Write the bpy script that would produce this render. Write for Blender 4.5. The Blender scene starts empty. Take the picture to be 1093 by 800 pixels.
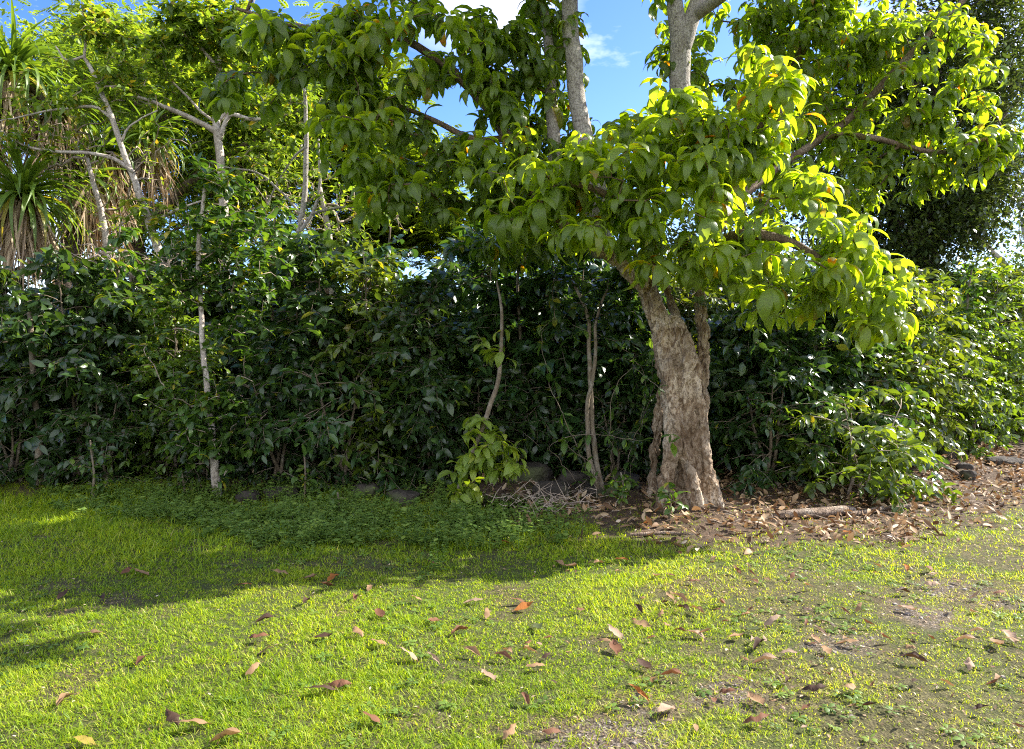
import bpy, math, random
import numpy as np
from mathutils import Vector, noise as mnoise

R = np.random.default_rng(7)
random.seed(7)
SC = bpy.context.scene
COL = SC.collection
PI = math.pi
F = 826.0            # focal length in photo pixels
CAMH = 1.6
HOR = 390.0
SUN_AZ = 24.0        # degrees behind the +X axis
SUN_EL = 37.0

# ------------------------------------------------------------------ helpers
def at(px, py, y):
    return np.array([(px - 546.5) / F * y, y, CAMH + (HOR - py) / F * y])

def on_ground(px, py):
    y = CAMH * F / (py - HOR)
    return np.array([(px - 546.5) / F * y, y, 0.0])

def unit(a):
    a = np.asarray(a, float)
    return a / np.maximum(np.linalg.norm(a, axis=-1, keepdims=True), 1e-9)

def _hash(ix, iy, iz, seed):
    h = (ix.astype(np.int64) * 374761393 + iy.astype(np.int64) * 668265263 + iz.astype(np.int64) * 2147483647 + seed * 974634777) & 0xFFFFFFFF
    h = ((h ^ (h >> 13)) * 1274126177) & 0xFFFFFFFF
    h = h ^ (h >> 16)
    return (h & 0xFFFFFF) / float(0xFFFFFF)

def vnoise(p, seed=0):
    p = np.asarray(p, float)
    if p.shape[-1] == 2:
        p = np.concatenate([p, np.zeros(p.shape[:-1] + (1,))], -1)
    i = np.floor(p); f = p - i; f = f * f * (3 - 2 * f)
    i = i.astype(np.int64)
    r = 0
    for dx in (0, 1):
        for dy in (0, 1):
            for dz in (0, 1):
                w = (f[..., 0] if dx else 1 - f[..., 0]) * (f[..., 1] if dy else 1 - f[..., 1]) * (f[..., 2] if dz else 1 - f[..., 2])
                r = r + w * _hash(i[..., 0] + dx, i[..., 1] + dy, i[..., 2] + dz, seed)
    return r

def fbm(p, seed=0, oct=3):
    s = 0; a = .5; t = 0
    for k in range(oct):
        s = s + a * vnoise(np.asarray(p) * (2 ** k), seed + k); t += a; a *= .5
    return s / t

def sstep(a, b, x):
    t = np.clip((x - a) / (b - a), 0, 1)
    return t * t * (3 - 2 * t)

class MB:
    """collects quads with one vector attribute (across, along, tint) and a material slot"""
    def __init__(s):
        s.v = []; s.f = []; s.a = []; s.m = []; s.n = 0
    def add(s, v, f, a, m=0):
        s.v.append(np.asarray(v, np.float32)); s.f.append(np.asarray(f, np.int32) + s.n)
        s.a.append(np.asarray(a, np.float32)); s.m.append(np.full(len(f), m, np.int32)); s.n += len(v)
    def mesh(s, name, mats, smooth=True):
        me = bpy.data.meshes.new(name)
        if s.n:
            v = np.concatenate(s.v); f = np.concatenate(s.f); a = np.concatenate(s.a); m = np.concatenate(s.m)
            me.vertices.add(len(v)); me.vertices.foreach_set('co', v.ravel())
            me.loops.add(f.size); me.loops.foreach_set('vertex_index', f.ravel())
            me.polygons.add(len(f)); me.polygons.foreach_set('loop_start', np.arange(0, f.size, 4, dtype=np.int32))
            me.polygons.foreach_set('loop_total', np.full(len(f), 4, np.int32))
            me.polygons.foreach_set('material_index', m)
            me.polygons.foreach_set('use_smooth', np.full(len(f), smooth))
            at_ = me.attributes.new('lf', 'FLOAT_VECTOR', 'POINT'); at_.data.foreach_set('vector', a.ravel())
            me.update(calc_edges=True)
        for x in (mats if isinstance(mats, (list, tuple)) else [mats]):
            me.materials.append(x)
        return me
    def build(s, name, mats, parent=None, smooth=True):
        return link(name, s.mesh(name, mats, smooth), parent)

def link(name, me, parent=None):
    o = bpy.data.objects.new(name, me); COL.objects.link(o)
    if parent is not None:
        o.parent = parent
    return o

def empty(name, loc=(0, 0, 0), rz=0):
    o = bpy.data.objects.new(name, None); COL.objects.link(o)
    o.location = loc; o.rotation_euler = (0, 0, rz); o.empty_display_size = .2
    return o

def tag(o, label=None, cat=None, group=None, kind=None):
    if label: o['label'] = label
    if cat: o['category'] = cat
    if group: o['group'] = group
    if kind: o['kind'] = kind
    return o

def dup(root, loc, rz=0, sc=(1, 1, 1)):
    r = root.copy(); COL.objects.link(r)
    r.location = loc; r.rotation_euler = (0, 0, rz); r.scale = sc
    for ch in root.children:
        c = ch.copy(); COL.objects.link(c); c.parent = r
    return r

PROF = {'ell': lambda t: np.sin(PI * np.clip(t, 0.0, 1) ** .85) ** .8,
        'obov': lambda t: np.sin(PI * np.clip(t, 0, 1) ** 1.25) ** .75,
        'lance': lambda t: np.sin(PI * np.clip(t, 0, 1) ** .7) ** 1.1,
        'blade': lambda t: (1 - t ** 2.2) * (.75 + .25 * np.minimum(1, t * 6))}

def leaves(mb, P, D, L, W, A, K=4, fold=-.2, prof='ell', tint=None, mat=0, N=None, flat=False, twist=0.0):
    """P base, D direction, L length, W half width, A droop angle over the length; bends toward -N (or gravity)"""
    P = np.asarray(P, float); n = len(P)
    if n == 0: return
    D = unit(D)
    L = np.broadcast_to(L, n).astype(float); W = np.broadcast_to(W, n).astype(float); A = np.broadcast_to(A, n).astype(float)
    if tint is None: tint = R.random(n)
    if N is None:
        N = np.tile([0, 0, 1.0], (n, 1)) + R.normal(0, .12, (n, 3))
    N = N - (N * D).sum(1, keepdims=True) * D
    bad = np.linalg.norm(N, axis=1) < .05
    N[bad] += R.normal(0, 1, (bad.sum(), 3)); N = N - (N * D).sum(1, keepdims=True) * D
    N = unit(N); S = np.cross(D, N)
    if twist:
        a = R.normal(0, twist, n)[:, None]; N, S = N * np.cos(a) + S * np.sin(a), S * np.cos(a) - N * np.sin(a)
    Aa = np.where(np.abs(A) < 1e-3, 1e-3, A)
    t = np.linspace(0, 1, K + 1)
    pr = np.maximum(PROF[prof](t), .03)
    at_ = Aa[:, None] * t[None]
    sx = np.sin(at_) / Aa[:, None]; cx = (1 - np.cos(at_)) / Aa[:, None]
    spine = P[:, None] + L[:, None, None] * (sx[..., None] * D[:, None] - cx[..., None] * N[:, None])
    nn = np.sin(at_)[..., None] * D[:, None] + np.cos(at_)[..., None] * N[:, None]
    w = (W[:, None] * pr[None])[..., None]
    cf, sf = math.cos(fold), math.sin(fold)
    lft = spine + w * (S[:, None] * cf + nn * sf); rgt = spine + w * (-S[:, None] * cf + nn * sf)
    tv = np.broadcast_to(t, (n, K + 1)); tt = np.broadcast_to(tint[:, None], (n, K + 1))
    one = np.ones((n, K + 1))
    if flat:
        V = np.stack([lft, rgt], 2); at3 = np.stack([np.stack([one, tv, tt], -1), np.stack([-one, tv, tt], -1)], 2); c = 2
    else:
        V = np.stack([lft, spine, rgt], 2)
        at3 = np.stack([np.stack([one, tv, tt], -1), np.stack([0 * one, tv, tt], -1), np.stack([-one, tv, tt], -1)], 2); c = 3
    base = (np.arange(n) * (K + 1) * c)[:, None, None]
    k = (np.arange(K) * c)[None, :, None]
    q = np.arange(c - 1)[None, None, :]
    i0 = base + k + q
    Fq = np.stack([i0, i0 + 1, i0 + 1 + c, i0 + c], -1).reshape(-1, 4)
    mb.add(V.reshape(-1, 3), Fq, at3.reshape(-1, 3), mat)

def smooth_line(pts, rad, step=.08):
    pts = np.asarray(pts, float); rad = np.asarray(rad, float)
    if len(pts) == 2:
        pts = np.array([pts[0], pts.mean(0), pts[1]]); rad = np.array([rad[0], rad.mean(), rad[1]])
    P = np.vstack([2 * pts[0] - pts[1], pts, 2 * pts[-1] - pts[-2]])
    op, orr = [], []
    for i in range(1, len(P) - 2):
        p0, p1, p2, p3 = P[i - 1:i + 3]
        m = max(2, int(np.linalg.norm(p2 - p1) / step))
        for t in np.linspace(0, 1, m, endpoint=False):
            op.append(.5 * (2 * p1 + (p2 - p0) * t + (2 * p0 - 5 * p1 + 4 * p2 - p3) * t * t + (3 * p1 - p0 - 3 * p2 + p3) * t ** 3))
            orr.append(rad[i - 1] * (1 - t) + rad[i] * t)
    op.append(pts[-1]); orr.append(rad[-1])
    return np.array(op), np.array(orr)

def tube(mb, pts, rad, sides=6, tint=.5, mat=0, wob=0, cap=True):
    pts = np.asarray(pts, float); rad = np.asarray(rad, float)
    if cap:
        d0 = unit(pts[1] - pts[0]); d1 = unit(pts[-1] - pts[-2])
        pts = np.vstack([pts[0] - d0 * rad[0] * .2, pts, pts[-1] + d1 * rad[-1] * .4]); rad = np.concatenate([[rad[0] * .02], rad, [rad[-1] * .02]])
    n = len(pts)
    T = unit(np.gradient(pts, axis=0))
    ref = np.array([0, 0, 1.0]) if abs(T[0][2]) < .9 else np.array([1.0, 0, 0])
    U = np.zeros((n, 3)); u = unit(np.cross(T[0], ref))
    for i in range(n):
        u = u - T[i] * np.dot(u, T[i]); u = u / max(np.linalg.norm(u), 1e-9); U[i] = u
    B = np.cross(T, U)
    a = np.linspace(0, 2 * PI, sides, endpoint=False)
    ring = np.cos(a)[None, :, None] * U[:, None] + np.sin(a)[None, :, None] * B[:, None]
    rr = rad[:, None] * np.ones(sides)[None]
    if wob:
        q = pts[:, None] * np.array([3, 3, 1.2]) + ring * 1.1
        rr = rr * (1 + wob * (fbm(q, 5, 3) - .5) * 2)
    V = pts[:, None] + rr[..., None] * ring
    s = np.concatenate([[0], np.cumsum(np.linalg.norm(np.diff(pts, axis=0), axis=1))])
    at3 = np.stack([np.broadcast_to(a[None] / (2 * PI), (n, sides)), np.broadcast_to(s[:, None], (n, sides)), np.full((n, sides), tint)], -1)
    i = (np.arange(n - 1) * sides)[:, None]; j = np.arange(sides)[None]; j2 = (j + 1) % sides
    Fq = np.stack([i + j, i + j2, i + sides + j2, i + sides + j], -1).reshape(-1, 4)
    mb.add(V.reshape(-1, 3), Fq, at3.reshape(-1, 3), mat)

def wiggle(pts, amp, seed=0):
    pts = np.asarray(pts, float)
    o = np.stack([fbm(pts * 1.7 + k * 17.3, seed + k, 3) - .5 for k in range(3)], -1)
    return pts + o * amp * 2

def grow(mb, limbs, tips, r_tip=.005, sides=5, sag=.12, step=.3, rmax=.045, expo=.42, mat=0, jitter=.05):
    """connects every tip to the nearest wood; returns the direction in which each twig ends"""
    pos = [np.asarray(l) for l in limbs]
    n0 = sum(len(p) for p in pos)
    nodes = np.zeros((n0 + len(tips) * 16, 3)); nodes[:n0] = np.concatenate(pos)
    par = np.full(len(nodes), -1); cnt = np.zeros(len(nodes)); n = n0
    base = nodes[:n0]
    d0 = np.array([np.min(((base - t) ** 2).sum(1)) for t in tips])
    paths = []; ends = np.zeros((len(tips), 3))
    for i in np.argsort(d0):
        t = tips[i]
        dd = nodes[:n] - t
        j = int(np.argmin(np.sqrt((dd ** 2).sum(1)) + .5 * np.maximum(0, dd[:, 2])))
        a = nodes[j]; dist = np.linalg.norm(t - a)
        m = int(np.clip(math.ceil(dist / step), 1, 15))
        s = np.linspace(0, 1, m + 1)[1:]
        bump = np.sin(PI * s)[:, None] * (np.array([0, 0, 1.0]) * sag * dist + R.normal(0, jitter, 3) * dist)
        seg = a + (t - a) * s[:, None] + bump
        ids = []
        p = j
        for q in seg:
            nodes[n] = q; par[n] = p; p = n; ids.append(n); n += 1
            if n >= len(nodes): break
        paths.append((j, ids)); ends[i] = seg[-1] - (seg[-2] if len(seg) > 1 else a)
        k = p
        while k >= n0:
            cnt[k] += 1; k = par[k]
    for j, ids in paths:
        idx = [j] + ids
        c = cnt[idx].copy(); c[0] = c[1]
        tube(mb, nodes[idx], np.minimum(rmax, r_tip * np.maximum(c, 1) ** expo), sides, R.random(), mat)
    return unit(ends)

def blob(n, c, r, shell=.35):
    """points in an ellipsoid, denser toward its skin"""
    u = unit(R.normal(0, 1, (n, 3))); k = (shell + (1 - shell) * R.random(n)) ** .6
    return np.asarray(c) + u * k[:, None] * np.asarray(r)

# ------------------------------------------------------------------ materials
def mat(name):
    m = bpy.data.materials.new(name); m.use_nodes = True
    nt = m.node_tree; nt.nodes.clear()
    return m, nt, nt.nodes.new('ShaderNodeOutputMaterial')

def nd(nt, t, ins=None, **kw):
    n = nt.nodes.new('ShaderNode' + t)
    for k, v in kw.items(): setattr(n, k, v)
    for k, v in (ins or {}).items():
        if isinstance(v, bpy.types.NodeSocket): nt.links.new(v, n.inputs[k])
        else: n.inputs[k].default_value = v
    return n

def ramp(nt, fac, stops, interp='LINEAR'):
    n = nt.nodes.new('ShaderNodeValToRGB'); n.color_ramp.interpolation = interp
    e = n.color_ramp.elements
    while len(e) < len(stops): e.new(.5)
    for x, (p, c) in zip(e, stops):
        x.position = p; x.color = (*c, 1)
    nt.links.new(fac, n.inputs[0]); return n.outputs[0]

def mix(nt, fac, a, b, blend='MIX'):
    n = nt.nodes.new('ShaderNodeMix'); n.data_type = 'RGBA'; n.blend_type = blend
    for s, v in ((n.inputs[0], fac), (n.inputs[6], a), (n.inputs[7], b)):
        if isinstance(v, bpy.types.NodeSocket): nt.links.new(v, s)
        elif isinstance(v, (int, float)): s.default_value = v
        else: s.default_value = (*v, 1)
    return n.outputs[2]

def math_(nt, op, a, b=0.0, clamp=False):
    n = nt.nodes.new('ShaderNodeMath'); n.operation = op; n.use_clamp = clamp
    for s, v in ((n.inputs[0], a), (n.inputs[1], b)):
        if isinstance(v, bpy.types.NodeSocket): nt.links.new(v, s)
        else: s.default_value = v
    return n.outputs[0]

def leaf_mat(name, stops, trans_gain=(1.5, 1.5, .7), trans=.4, rough=.42, spec=.5, vein=.25, veins=9, vein_col=(.25, .32, .08), blotch=.35, under=None, vary=0.0, vbump=.35):
    m, nt, out = mat(name)
    a = nd(nt, 'Attribute', attribute_name='lf'); s = nd(nt, 'SeparateXYZ', {0: a.outputs['Vector']})
    u, v, t = s.outputs
    geo = nd(nt, 'NewGeometry')
    nz = nd(nt, 'TexNoise', {'Vector': geo.outputs['Position'], 'Scale': 9.0, 'Detail': 3.0})
    tt = math_(nt, 'ADD', t, math_(nt, 'MULTIPLY', math_(nt, 'SUBTRACT', nz.outputs[0], .5), blotch), True)
    c = ramp(nt, tt, stops)
    if vary:
        oi = nd(nt, 'ObjectInfo')
        c = nd(nt, 'HueSaturation', {'Hue': math_(nt, 'ADD', .488, math_(nt, 'MULTIPLY', oi.outputs['Random'], .02)), 'Value': math_(nt, 'ADD', 1 - vary, math_(nt, 'MULTIPLY', oi.outputs['Random'], 2 * vary)), 'Color': c}).outputs[0]
    au = math_(nt, 'ABSOLUTE', u)
    if vein:
        mid = math_(nt, 'LESS_THAN', au, .09)
        sv = math_(nt, 'FRACT', math_(nt, 'SUBTRACT', math_(nt, 'MULTIPLY', v, float(veins)), math_(nt, 'MULTIPLY', au, 1.6)))
        sv = math_(nt, 'LESS_THAN', sv, .14)
        vv = math_(nt, 'MULTIPLY', math_(nt, 'MAXIMUM', mid, math_(nt, 'MULTIPLY', sv, .55)), vein)
        c = mix(nt, vv, c, vein_col)
    if under:
        c = mix(nt, math_(nt, 'MULTIPLY', geo.outputs['Backfacing'], .6), c, under)
    p = nd(nt, 'BsdfPrincipled', {'Base Color': c, 'Roughness': rough, 'Specular IOR Level': spec})
    if vein:
        q = math_(nt, 'SINE', math_(nt, 'MULTIPLY', math_(nt, 'SUBTRACT', math_(nt, 'MULTIPLY', v, float(veins)), math_(nt, 'MULTIPLY', au, 1.6)), 2 * PI))
        b = nd(nt, 'Bump', {'Strength': vbump, 'Distance': .004, 'Height': q})
        nt.links.new(b.outputs[0], p.inputs['Normal'])
    tc = mix(nt, 1.0, c, trans_gain, 'MULTIPLY')
    tr = nd(nt, 'BsdfTranslucent', {'Color': tc})
    mx = nd(nt, 'MixShader', {0: trans, 1: p.outputs[0], 2: tr.outputs[0]})
    nt.links.new(mx.outputs[0], out.inputs[0])
    return m

def bark_mat(name, c1, c2, c3, scale=6, bump=.5, lich=.5, stretch=.35, spots=0.0, lich_col=(.42, .40, .34), cracks=1.0, blot=0.0, plates=0.0):
    m, nt, out = mat(name)
    tc = nd(nt, 'TexCoord'); mp = nd(nt, 'Mapping', {0: tc.outputs['Object'], 'Scale': (1, 1, stretch)})
    n1 = nd(nt, 'TexNoise', {'Vector': mp.outputs[0], 'Scale': float(scale), 'Detail': 8.0, 'Roughness': .65, 'Distortion': .6})
    n2 = nd(nt, 'TexNoise', {'Vector': tc.outputs['Object'], 'Scale': scale * .45, 'Detail': 4.0})
    vo = nd(nt, 'TexVoronoi', {'Vector': mp.outputs[0], 'Scale': scale * 3.0}, feature='DISTANCE_TO_EDGE')
    n3 = nd(nt, 'TexNoise', {'Vector': tc.outputs['Object'], 'Scale': scale * 7.0, 'Detail': 3.0})
    c = ramp(nt, n1.outputs[0], [(.3, c1), (.5, c2), (.7, c3)])
    c = mix(nt, math_(nt, 'MULTIPLY', ramp(nt, n2.outputs[0], [(.5, (0, 0, 0)), (.62, (1, 1, 1))]), lich), c, lich_col)
    crk = ramp(nt, vo.outputs[0], [(0, (1, 1, 1)), (.09, (0, 0, 0))])
    c = mix(nt, math_(nt, 'MULTIPLY', crk, .45 * cracks), c, tuple(x * .45 for x in c1))
    c = mix(nt, ramp(nt, n3.outputs[0], [(.36, (.75, .75, .75)), (.5, (0, 0, 0))]), c, tuple(x * .6 for x in c1))
    if plates:
        wp = nd(nt, 'VectorMath', {0: tc.outputs['Object'], 1: nd(nt, 'VectorMath', {0: n2.outputs['Color'], 'Scale': .12}, operation='SCALE').outputs[0]}, operation='ADD')
        v3 = nd(nt, 'TexVoronoi', {'Vector': nd(nt, 'Mapping', {0: wp.outputs[0], 'Scale': (1, 1, .55)}).outputs[0], 'Scale': plates})
        vv = nd(nt, 'SeparateXYZ', {0: v3.outputs['Color']}).outputs[0]
        c = mix(nt, ramp(nt, vv, [(.5, (0, 0, 0)), (.9, (.45, .45, .45))]), c, lich_col)
        c = mix(nt, ramp(nt, vv, [(.05, (.55, .55, .55)), (.4, (0, 0, 0))]), c, tuple(x * .8 for x in c1))
    if spots:
        v2 = nd(nt, 'TexVoronoi', {'Vector': tc.outputs['Object'], 'Scale': spots})
        c = mix(nt, ramp(nt, v2.outputs[0], [(.12, (.8, .8, .8)), (.3, (0, 0, 0))]), c, tuple(x * .5 for x in c1))
    if blot:
        n4 = nd(nt, 'TexNoise', {'Vector': mp.outputs[0], 'Scale': 2.3, 'Detail': 5.0, 'Roughness': .6})
        c = mix(nt, math_(nt, 'MULTIPLY', ramp(nt, n4.outputs[0], [(.42, (1, 1, 1)), (.56, (0, 0, 0))]), blot), c, tuple(x * .9 for x in c1))
    p = nd(nt, 'BsdfPrincipled', {'Base Color': c, 'Roughness': .85, 'Specular IOR Level': .2})
    h = math_(nt, 'ADD', math_(nt, 'MULTIPLY', n1.outputs[0], 1.0), math_(nt, 'MULTIPLY', n3.outputs[0], .35))
    h = math_(nt, 'SUBTRACT', h, math_(nt, 'MULTIPLY', crk, .25 * cracks))
    b = nd(nt, 'Bump', {'Strength': bump, 'Distance': .03, 'Height': h}); nt.links.new(b.outputs[0], p.inputs['Normal'])
    nt.links.new(p.outputs[0], out.inputs[0])
    return m

M = {}
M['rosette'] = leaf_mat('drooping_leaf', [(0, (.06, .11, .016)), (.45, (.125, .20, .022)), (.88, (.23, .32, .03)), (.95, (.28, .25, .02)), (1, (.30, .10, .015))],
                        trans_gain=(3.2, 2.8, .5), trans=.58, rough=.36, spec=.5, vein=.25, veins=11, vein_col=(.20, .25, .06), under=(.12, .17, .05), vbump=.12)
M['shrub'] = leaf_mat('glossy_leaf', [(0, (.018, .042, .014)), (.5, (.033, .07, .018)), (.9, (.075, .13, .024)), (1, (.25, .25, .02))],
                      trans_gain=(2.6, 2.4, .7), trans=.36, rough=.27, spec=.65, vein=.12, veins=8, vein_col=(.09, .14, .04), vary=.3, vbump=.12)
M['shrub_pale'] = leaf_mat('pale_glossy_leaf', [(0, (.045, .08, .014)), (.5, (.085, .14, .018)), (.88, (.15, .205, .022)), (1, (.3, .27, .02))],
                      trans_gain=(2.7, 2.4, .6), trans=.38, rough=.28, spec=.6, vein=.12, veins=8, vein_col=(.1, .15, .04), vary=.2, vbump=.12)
M['bright'] = leaf_mat('bright_leaf', [(0, (.10, .16, .02)), (.6, (.19, .27, .03)), (1, (.32, .36, .04))],
                       trans_gain=(2.0, 1.9, .5), trans=.45, rough=.36, spec=.5, vein=.25, veins=10, vein_col=(.2, .25, .06))  # light green leaf, its colour lifted further to stand in for a sun spot
M['sapling'] = leaf_mat('sapling_leaf', [(0, (.03, .075, .014)), (.55, (.065, .13, .018)), (.88, (.12, .18, .02)), (.95, (.25, .25, .02)), (1, (.42, .34, .03))],
                        trans_gain=(2.0, 2.0, .6), trans=.38, rough=.36, spec=.5, vein=.15, veins=8)
M['airy'] = leaf_mat('airy_leaf', [(0, (.07, .12, .022)), (.5, (.14, .215, .035)), (.9, (.24, .30, .045)), (1, (.34, .26, .04))],
                     trans_gain=(2.4, 2.2, .6), trans=.5, rough=.45, spec=.4, vein=0)
M['feather'] = leaf_mat('feathery_leaf', [(0, (.075, .12, .015)), (.5, (.14, .21, .018)), (1, (.22, .28, .02))],
                        trans_gain=(2.4, 2.2, .5), trans=.5, rough=.5, spec=.3, vein=0)
M['dark'] = leaf_mat('dark_leaf', [(0, (.03, .052, .018)), (.6, (.055, .085, .024)), (1, (.11, .145, .035))],
                     trans_gain=(2.2, 2.0, .7), trans=.35, rough=.3, spec=.6, vein=0)
M['pandan'] = leaf_mat('strap_leaf', [(0, (.06, .11, .02)), (.5, (.11, .19, .025)), (.85, (.18, .25, .03)), (1, (.36, .3, .05))],
                       trans_gain=(2.2, 2.0, .6), trans=.4, rough=.35, spec=.5, vein=.2, veins=0, vein_col=(.2, .25, .08))
M['dead_strap'] = leaf_mat('dead_strap_leaf', [(0, (.17, .12, .075)), (.5, (.38, .29, .19)), (1, (.55, .45, .3))],
                           trans_gain=(1.2, 1.0, .8), trans=.2, rough=.7, spec=.2, vein=0)
M['fern'] = leaf_mat('fern_leaf', [(0, (.07, .12, .05)), (1, (.14, .2, .08))], trans=.4, rough=.5, spec=.3, vein=0)
M['grass'] = leaf_mat('grass_blade', [(0, (.10, .185, .013)), (.45, (.25, .36, .018)), (.85, (.42, .48, .028)), (1, (.54, .46, .19))],
                      trans_gain=(1.7, 1.6, .45), trans=.52, rough=.5, spec=.25, vein=0, blotch=.15)
M['weed'] = leaf_mat('weed_leaf', [(0, (.09, .16, .03)), (.6, (.16, .25, .045)), (1, (.26, .34, .06))],
                     trans_gain=(1.7, 1.7, .6), trans=.4, rough=.5, spec=.3, vein=0)
M['litter'] = leaf_mat('litter_leaf', [(0, (.06, .032, .018)), (.3, (.15, .085, .042)), (.6, (.31, .20, .105)), (.85, (.47, .35, .21)), (1, (.6, .5, .37))],
                       trans_gain=(1.1, .9, .7), trans=.2, rough=.65, spec=.2, vein=.1, veins=8, vein_col=(.3, .2, .12), vbump=.1)
FL = {}
for nm, c in dict(tan=(.27, .165, .085), reddish=(.155, .072, .038), dark=(.06, .034, .022), pale=(.31, .215, .145), orange=(.30, .11, .025), yellow=(.26, .2, .04), greenish=(.10, .12, .05)).items():
    FL[nm] = leaf_mat(nm + '_fallen_leaf', [(0, tuple(x * .7 for x in c)), (.5, c), (1, tuple(min(1, x * 1.3) for x in c))],
                      trans_gain=(1.15, .95, .7), trans=.22, rough=.7, spec=.18, vein=.1, veins=9, vein_col=tuple(x * .6 for x in c), blotch=1.2, vbump=.08)
M['old_bark'] = bark_mat('old_bark', (.11, .07, .04), (.29, .205, .13), (.48, .375, .26), 8, .9, .55, .7, lich_col=(.58, .49, .37), cracks=.1, blot=.6, plates=42.0)
M['grey_bark'] = bark_mat('grey_bark', (.22, .19, .16), (.33, .30, .26), (.44, .41, .36), 9, .5, .4, .6, spots=14)
M['pale_bark'] = bark_mat('pale_bark', (.30, .25, .20), (.46, .40, .34), (.60, .55, .48), 9, .4, .5, .6, spots=11, lich_col=(.58, .54, .48))
M['brown_bark'] = bark_mat('brown_bark', (.09, .06, .04), (.17, .12, .08), (.26, .19, .13), 10, .6, .2, .4)
M['dark_bark'] = bark_mat('dark_bark', (.05, .04, .032), (.09, .07, .055), (.14, .11, .09), 8, .7, .2, .4)
M['twig'] = bark_mat('twig_bark', (.10, .075, .05), (.17, .135, .09), (.26, .21, .15), 20, .3, .3, .4)
M['dry_twig'] = bark_mat('dry_twig_bark', (.24, .18, .13), (.38, .30, .23), (.5, .43, .35), 20, .3, .3, .4)
M['wood'] = bark_mat('dead_wood', (.11, .075, .05), (.23, .165, .115), (.38, .30, .22), 9, 1.0, .3, .4)

def rock_mat():
    m, nt, out = mat('mossy_rock')
    tc = nd(nt, 'TexCoord')
    n1 = nd(nt, 'TexNoise', {'Vector': tc.outputs['Object'], 'Scale': 5.0, 'Detail': 8.0, 'Roughness': .7})
    n2 = nd(nt, 'TexNoise', {'Vector': tc.outputs['Object'], 'Scale': 2.2, 'Detail': 5.0})
    vo = nd(nt, 'TexVoronoi', {'Vector': tc.outputs['Object'], 'Scale': 22.0})
    c = ramp(nt, n1.outputs[0], [(.3, (.018, .016, .013)), (.52, (.045, .038, .03)), (.75, (.10, .085, .07))])
    c = mix(nt, ramp(nt, n2.outputs[0], [(.52, (0, 0, 0)), (.66, (.7, .7, .7))]), c, (.08, .1, .035))
    p = nd(nt, 'BsdfPrincipled', {'Base Color': c, 'Roughness': .9, 'Specular IOR Level': .25})
    h = math_(nt, 'ADD', n1.outputs[0], math_(nt, 'MULTIPLY', vo.outputs[0], .4))
    b = nd(nt, 'Bump', {'Strength': .8, 'Distance': .04, 'Height': h}); nt.links.new(b.outputs[0], p.inputs['Normal'])
    nt.links.new(p.outputs[0], out.inputs[0]); return m
M['rock'] = rock_mat()

def ground_mat():
    m, nt, out = mat('lawn_soil')
    a = nd(nt, 'Attribute', attribute_name='mask'); s = nd(nt, 'SeparateXYZ', {0: a.outputs['Vector']})
    bare, lit, gr = s.outputs
    g = nd(nt, 'NewGeometry'); P = g.outputs['Position']
    n1 = nd(nt, 'TexNoise', {'Vector': P, 'Scale': 14.0, 'Detail': 8.0, 'Roughness': .7})
    n2 = nd(nt, 'TexNoise', {'Vector': P, 'Scale': 1.3, 'Detail': 4.0})
    n3 = nd(nt, 'TexNoise', {'Vector': P, 'Scale': 70.0, 'Detail': 5.0})
    vo = nd(nt, 'TexVoronoi', {'Vector': P, 'Scale': 75.0})
    thatch = ramp(nt, n1.outputs[0], [(.3, (.03, .034, .01)), (.5, (.065, .072, .02)), (.7, (.13, .12, .045))])
    thatch = mix(nt, ramp(nt, n2.outputs[0], [(.42, (0, 0, 0)), (.65, (.6, .6, .6))]), thatch, (.06, .085, .018))
    grit = ramp(nt, vo.outputs['Color'], [(.1, (.04, .032, .025)), (.5, (.115, .092, .07)), (.95, (.29, .245, .2))])
    grit = mix(nt, ramp(nt, n1.outputs[0], [(.45, (0, 0, 0)), (.6, (.85, .85, .85))]), grit, (.105, .075, .045))
    brown = ramp(nt, n1.outputs[0], [(.3, (.035, .024, .016)), (.5, (.085, .056, .036)), (.72, (.17, .115, .075))])
    c = mix(nt, math_(nt, 'MULTIPLY', bare, .8), thatch, ramp(nt, n1.outputs[0], [(.3, (.04, .028, .016)), (.5, (.10, .07, .04)), (.7, (.2, .15, .09))]))
    c = mix(nt, gr, c, grit)
    c = mix(nt, lit, c, brown)
    c = mix(nt, ramp(nt, n3.outputs[0], [(.35, (.55, .55, .55)), (.55, (0, 0, 0))]), c, (.03, .026, .016))
    p = nd(nt, 'BsdfPrincipled', {'Base Color': c, 'Roughness': .95, 'Specular IOR Level': .15})
    h = math_(nt, 'ADD', n1.outputs[0], math_(nt, 'MULTIPLY', n3.outputs[0], .4))
    h = math_(nt, 'ADD', h, math_(nt, 'MULTIPLY', vo.outputs[0], .4))
    b = nd(nt, 'Bump', {'Strength': .9, 'Distance': .02, 'Height': h}); nt.links.new(b.outputs[0], p.inputs['Normal'])
    nt.links.new(p.outputs[0], out.inputs[0]); return m
M['ground'] = ground_mat()
def plain(name, c, rough=.6):
    m, nt, out = mat(name)
    tc = nd(nt, 'TexCoord'); n = nd(nt, 'TexNoise', {'Vector': tc.outputs['Object'], 'Scale': 30.0})
    cc = ramp(nt, n.outputs[0], [(.3, tuple(x * .75 for x in c)), (.7, c)])
    p = nd(nt, 'BsdfPrincipled', {'Base Color': cc, 'Roughness': rough}); nt.links.new(p.outputs[0], out.inputs[0]); return m
M['petal'] = plain('white_petal', (.8, .78, .72))
M['pebble'] = plain('grey_pebble', (.27, .235, .2), .8)

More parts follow.
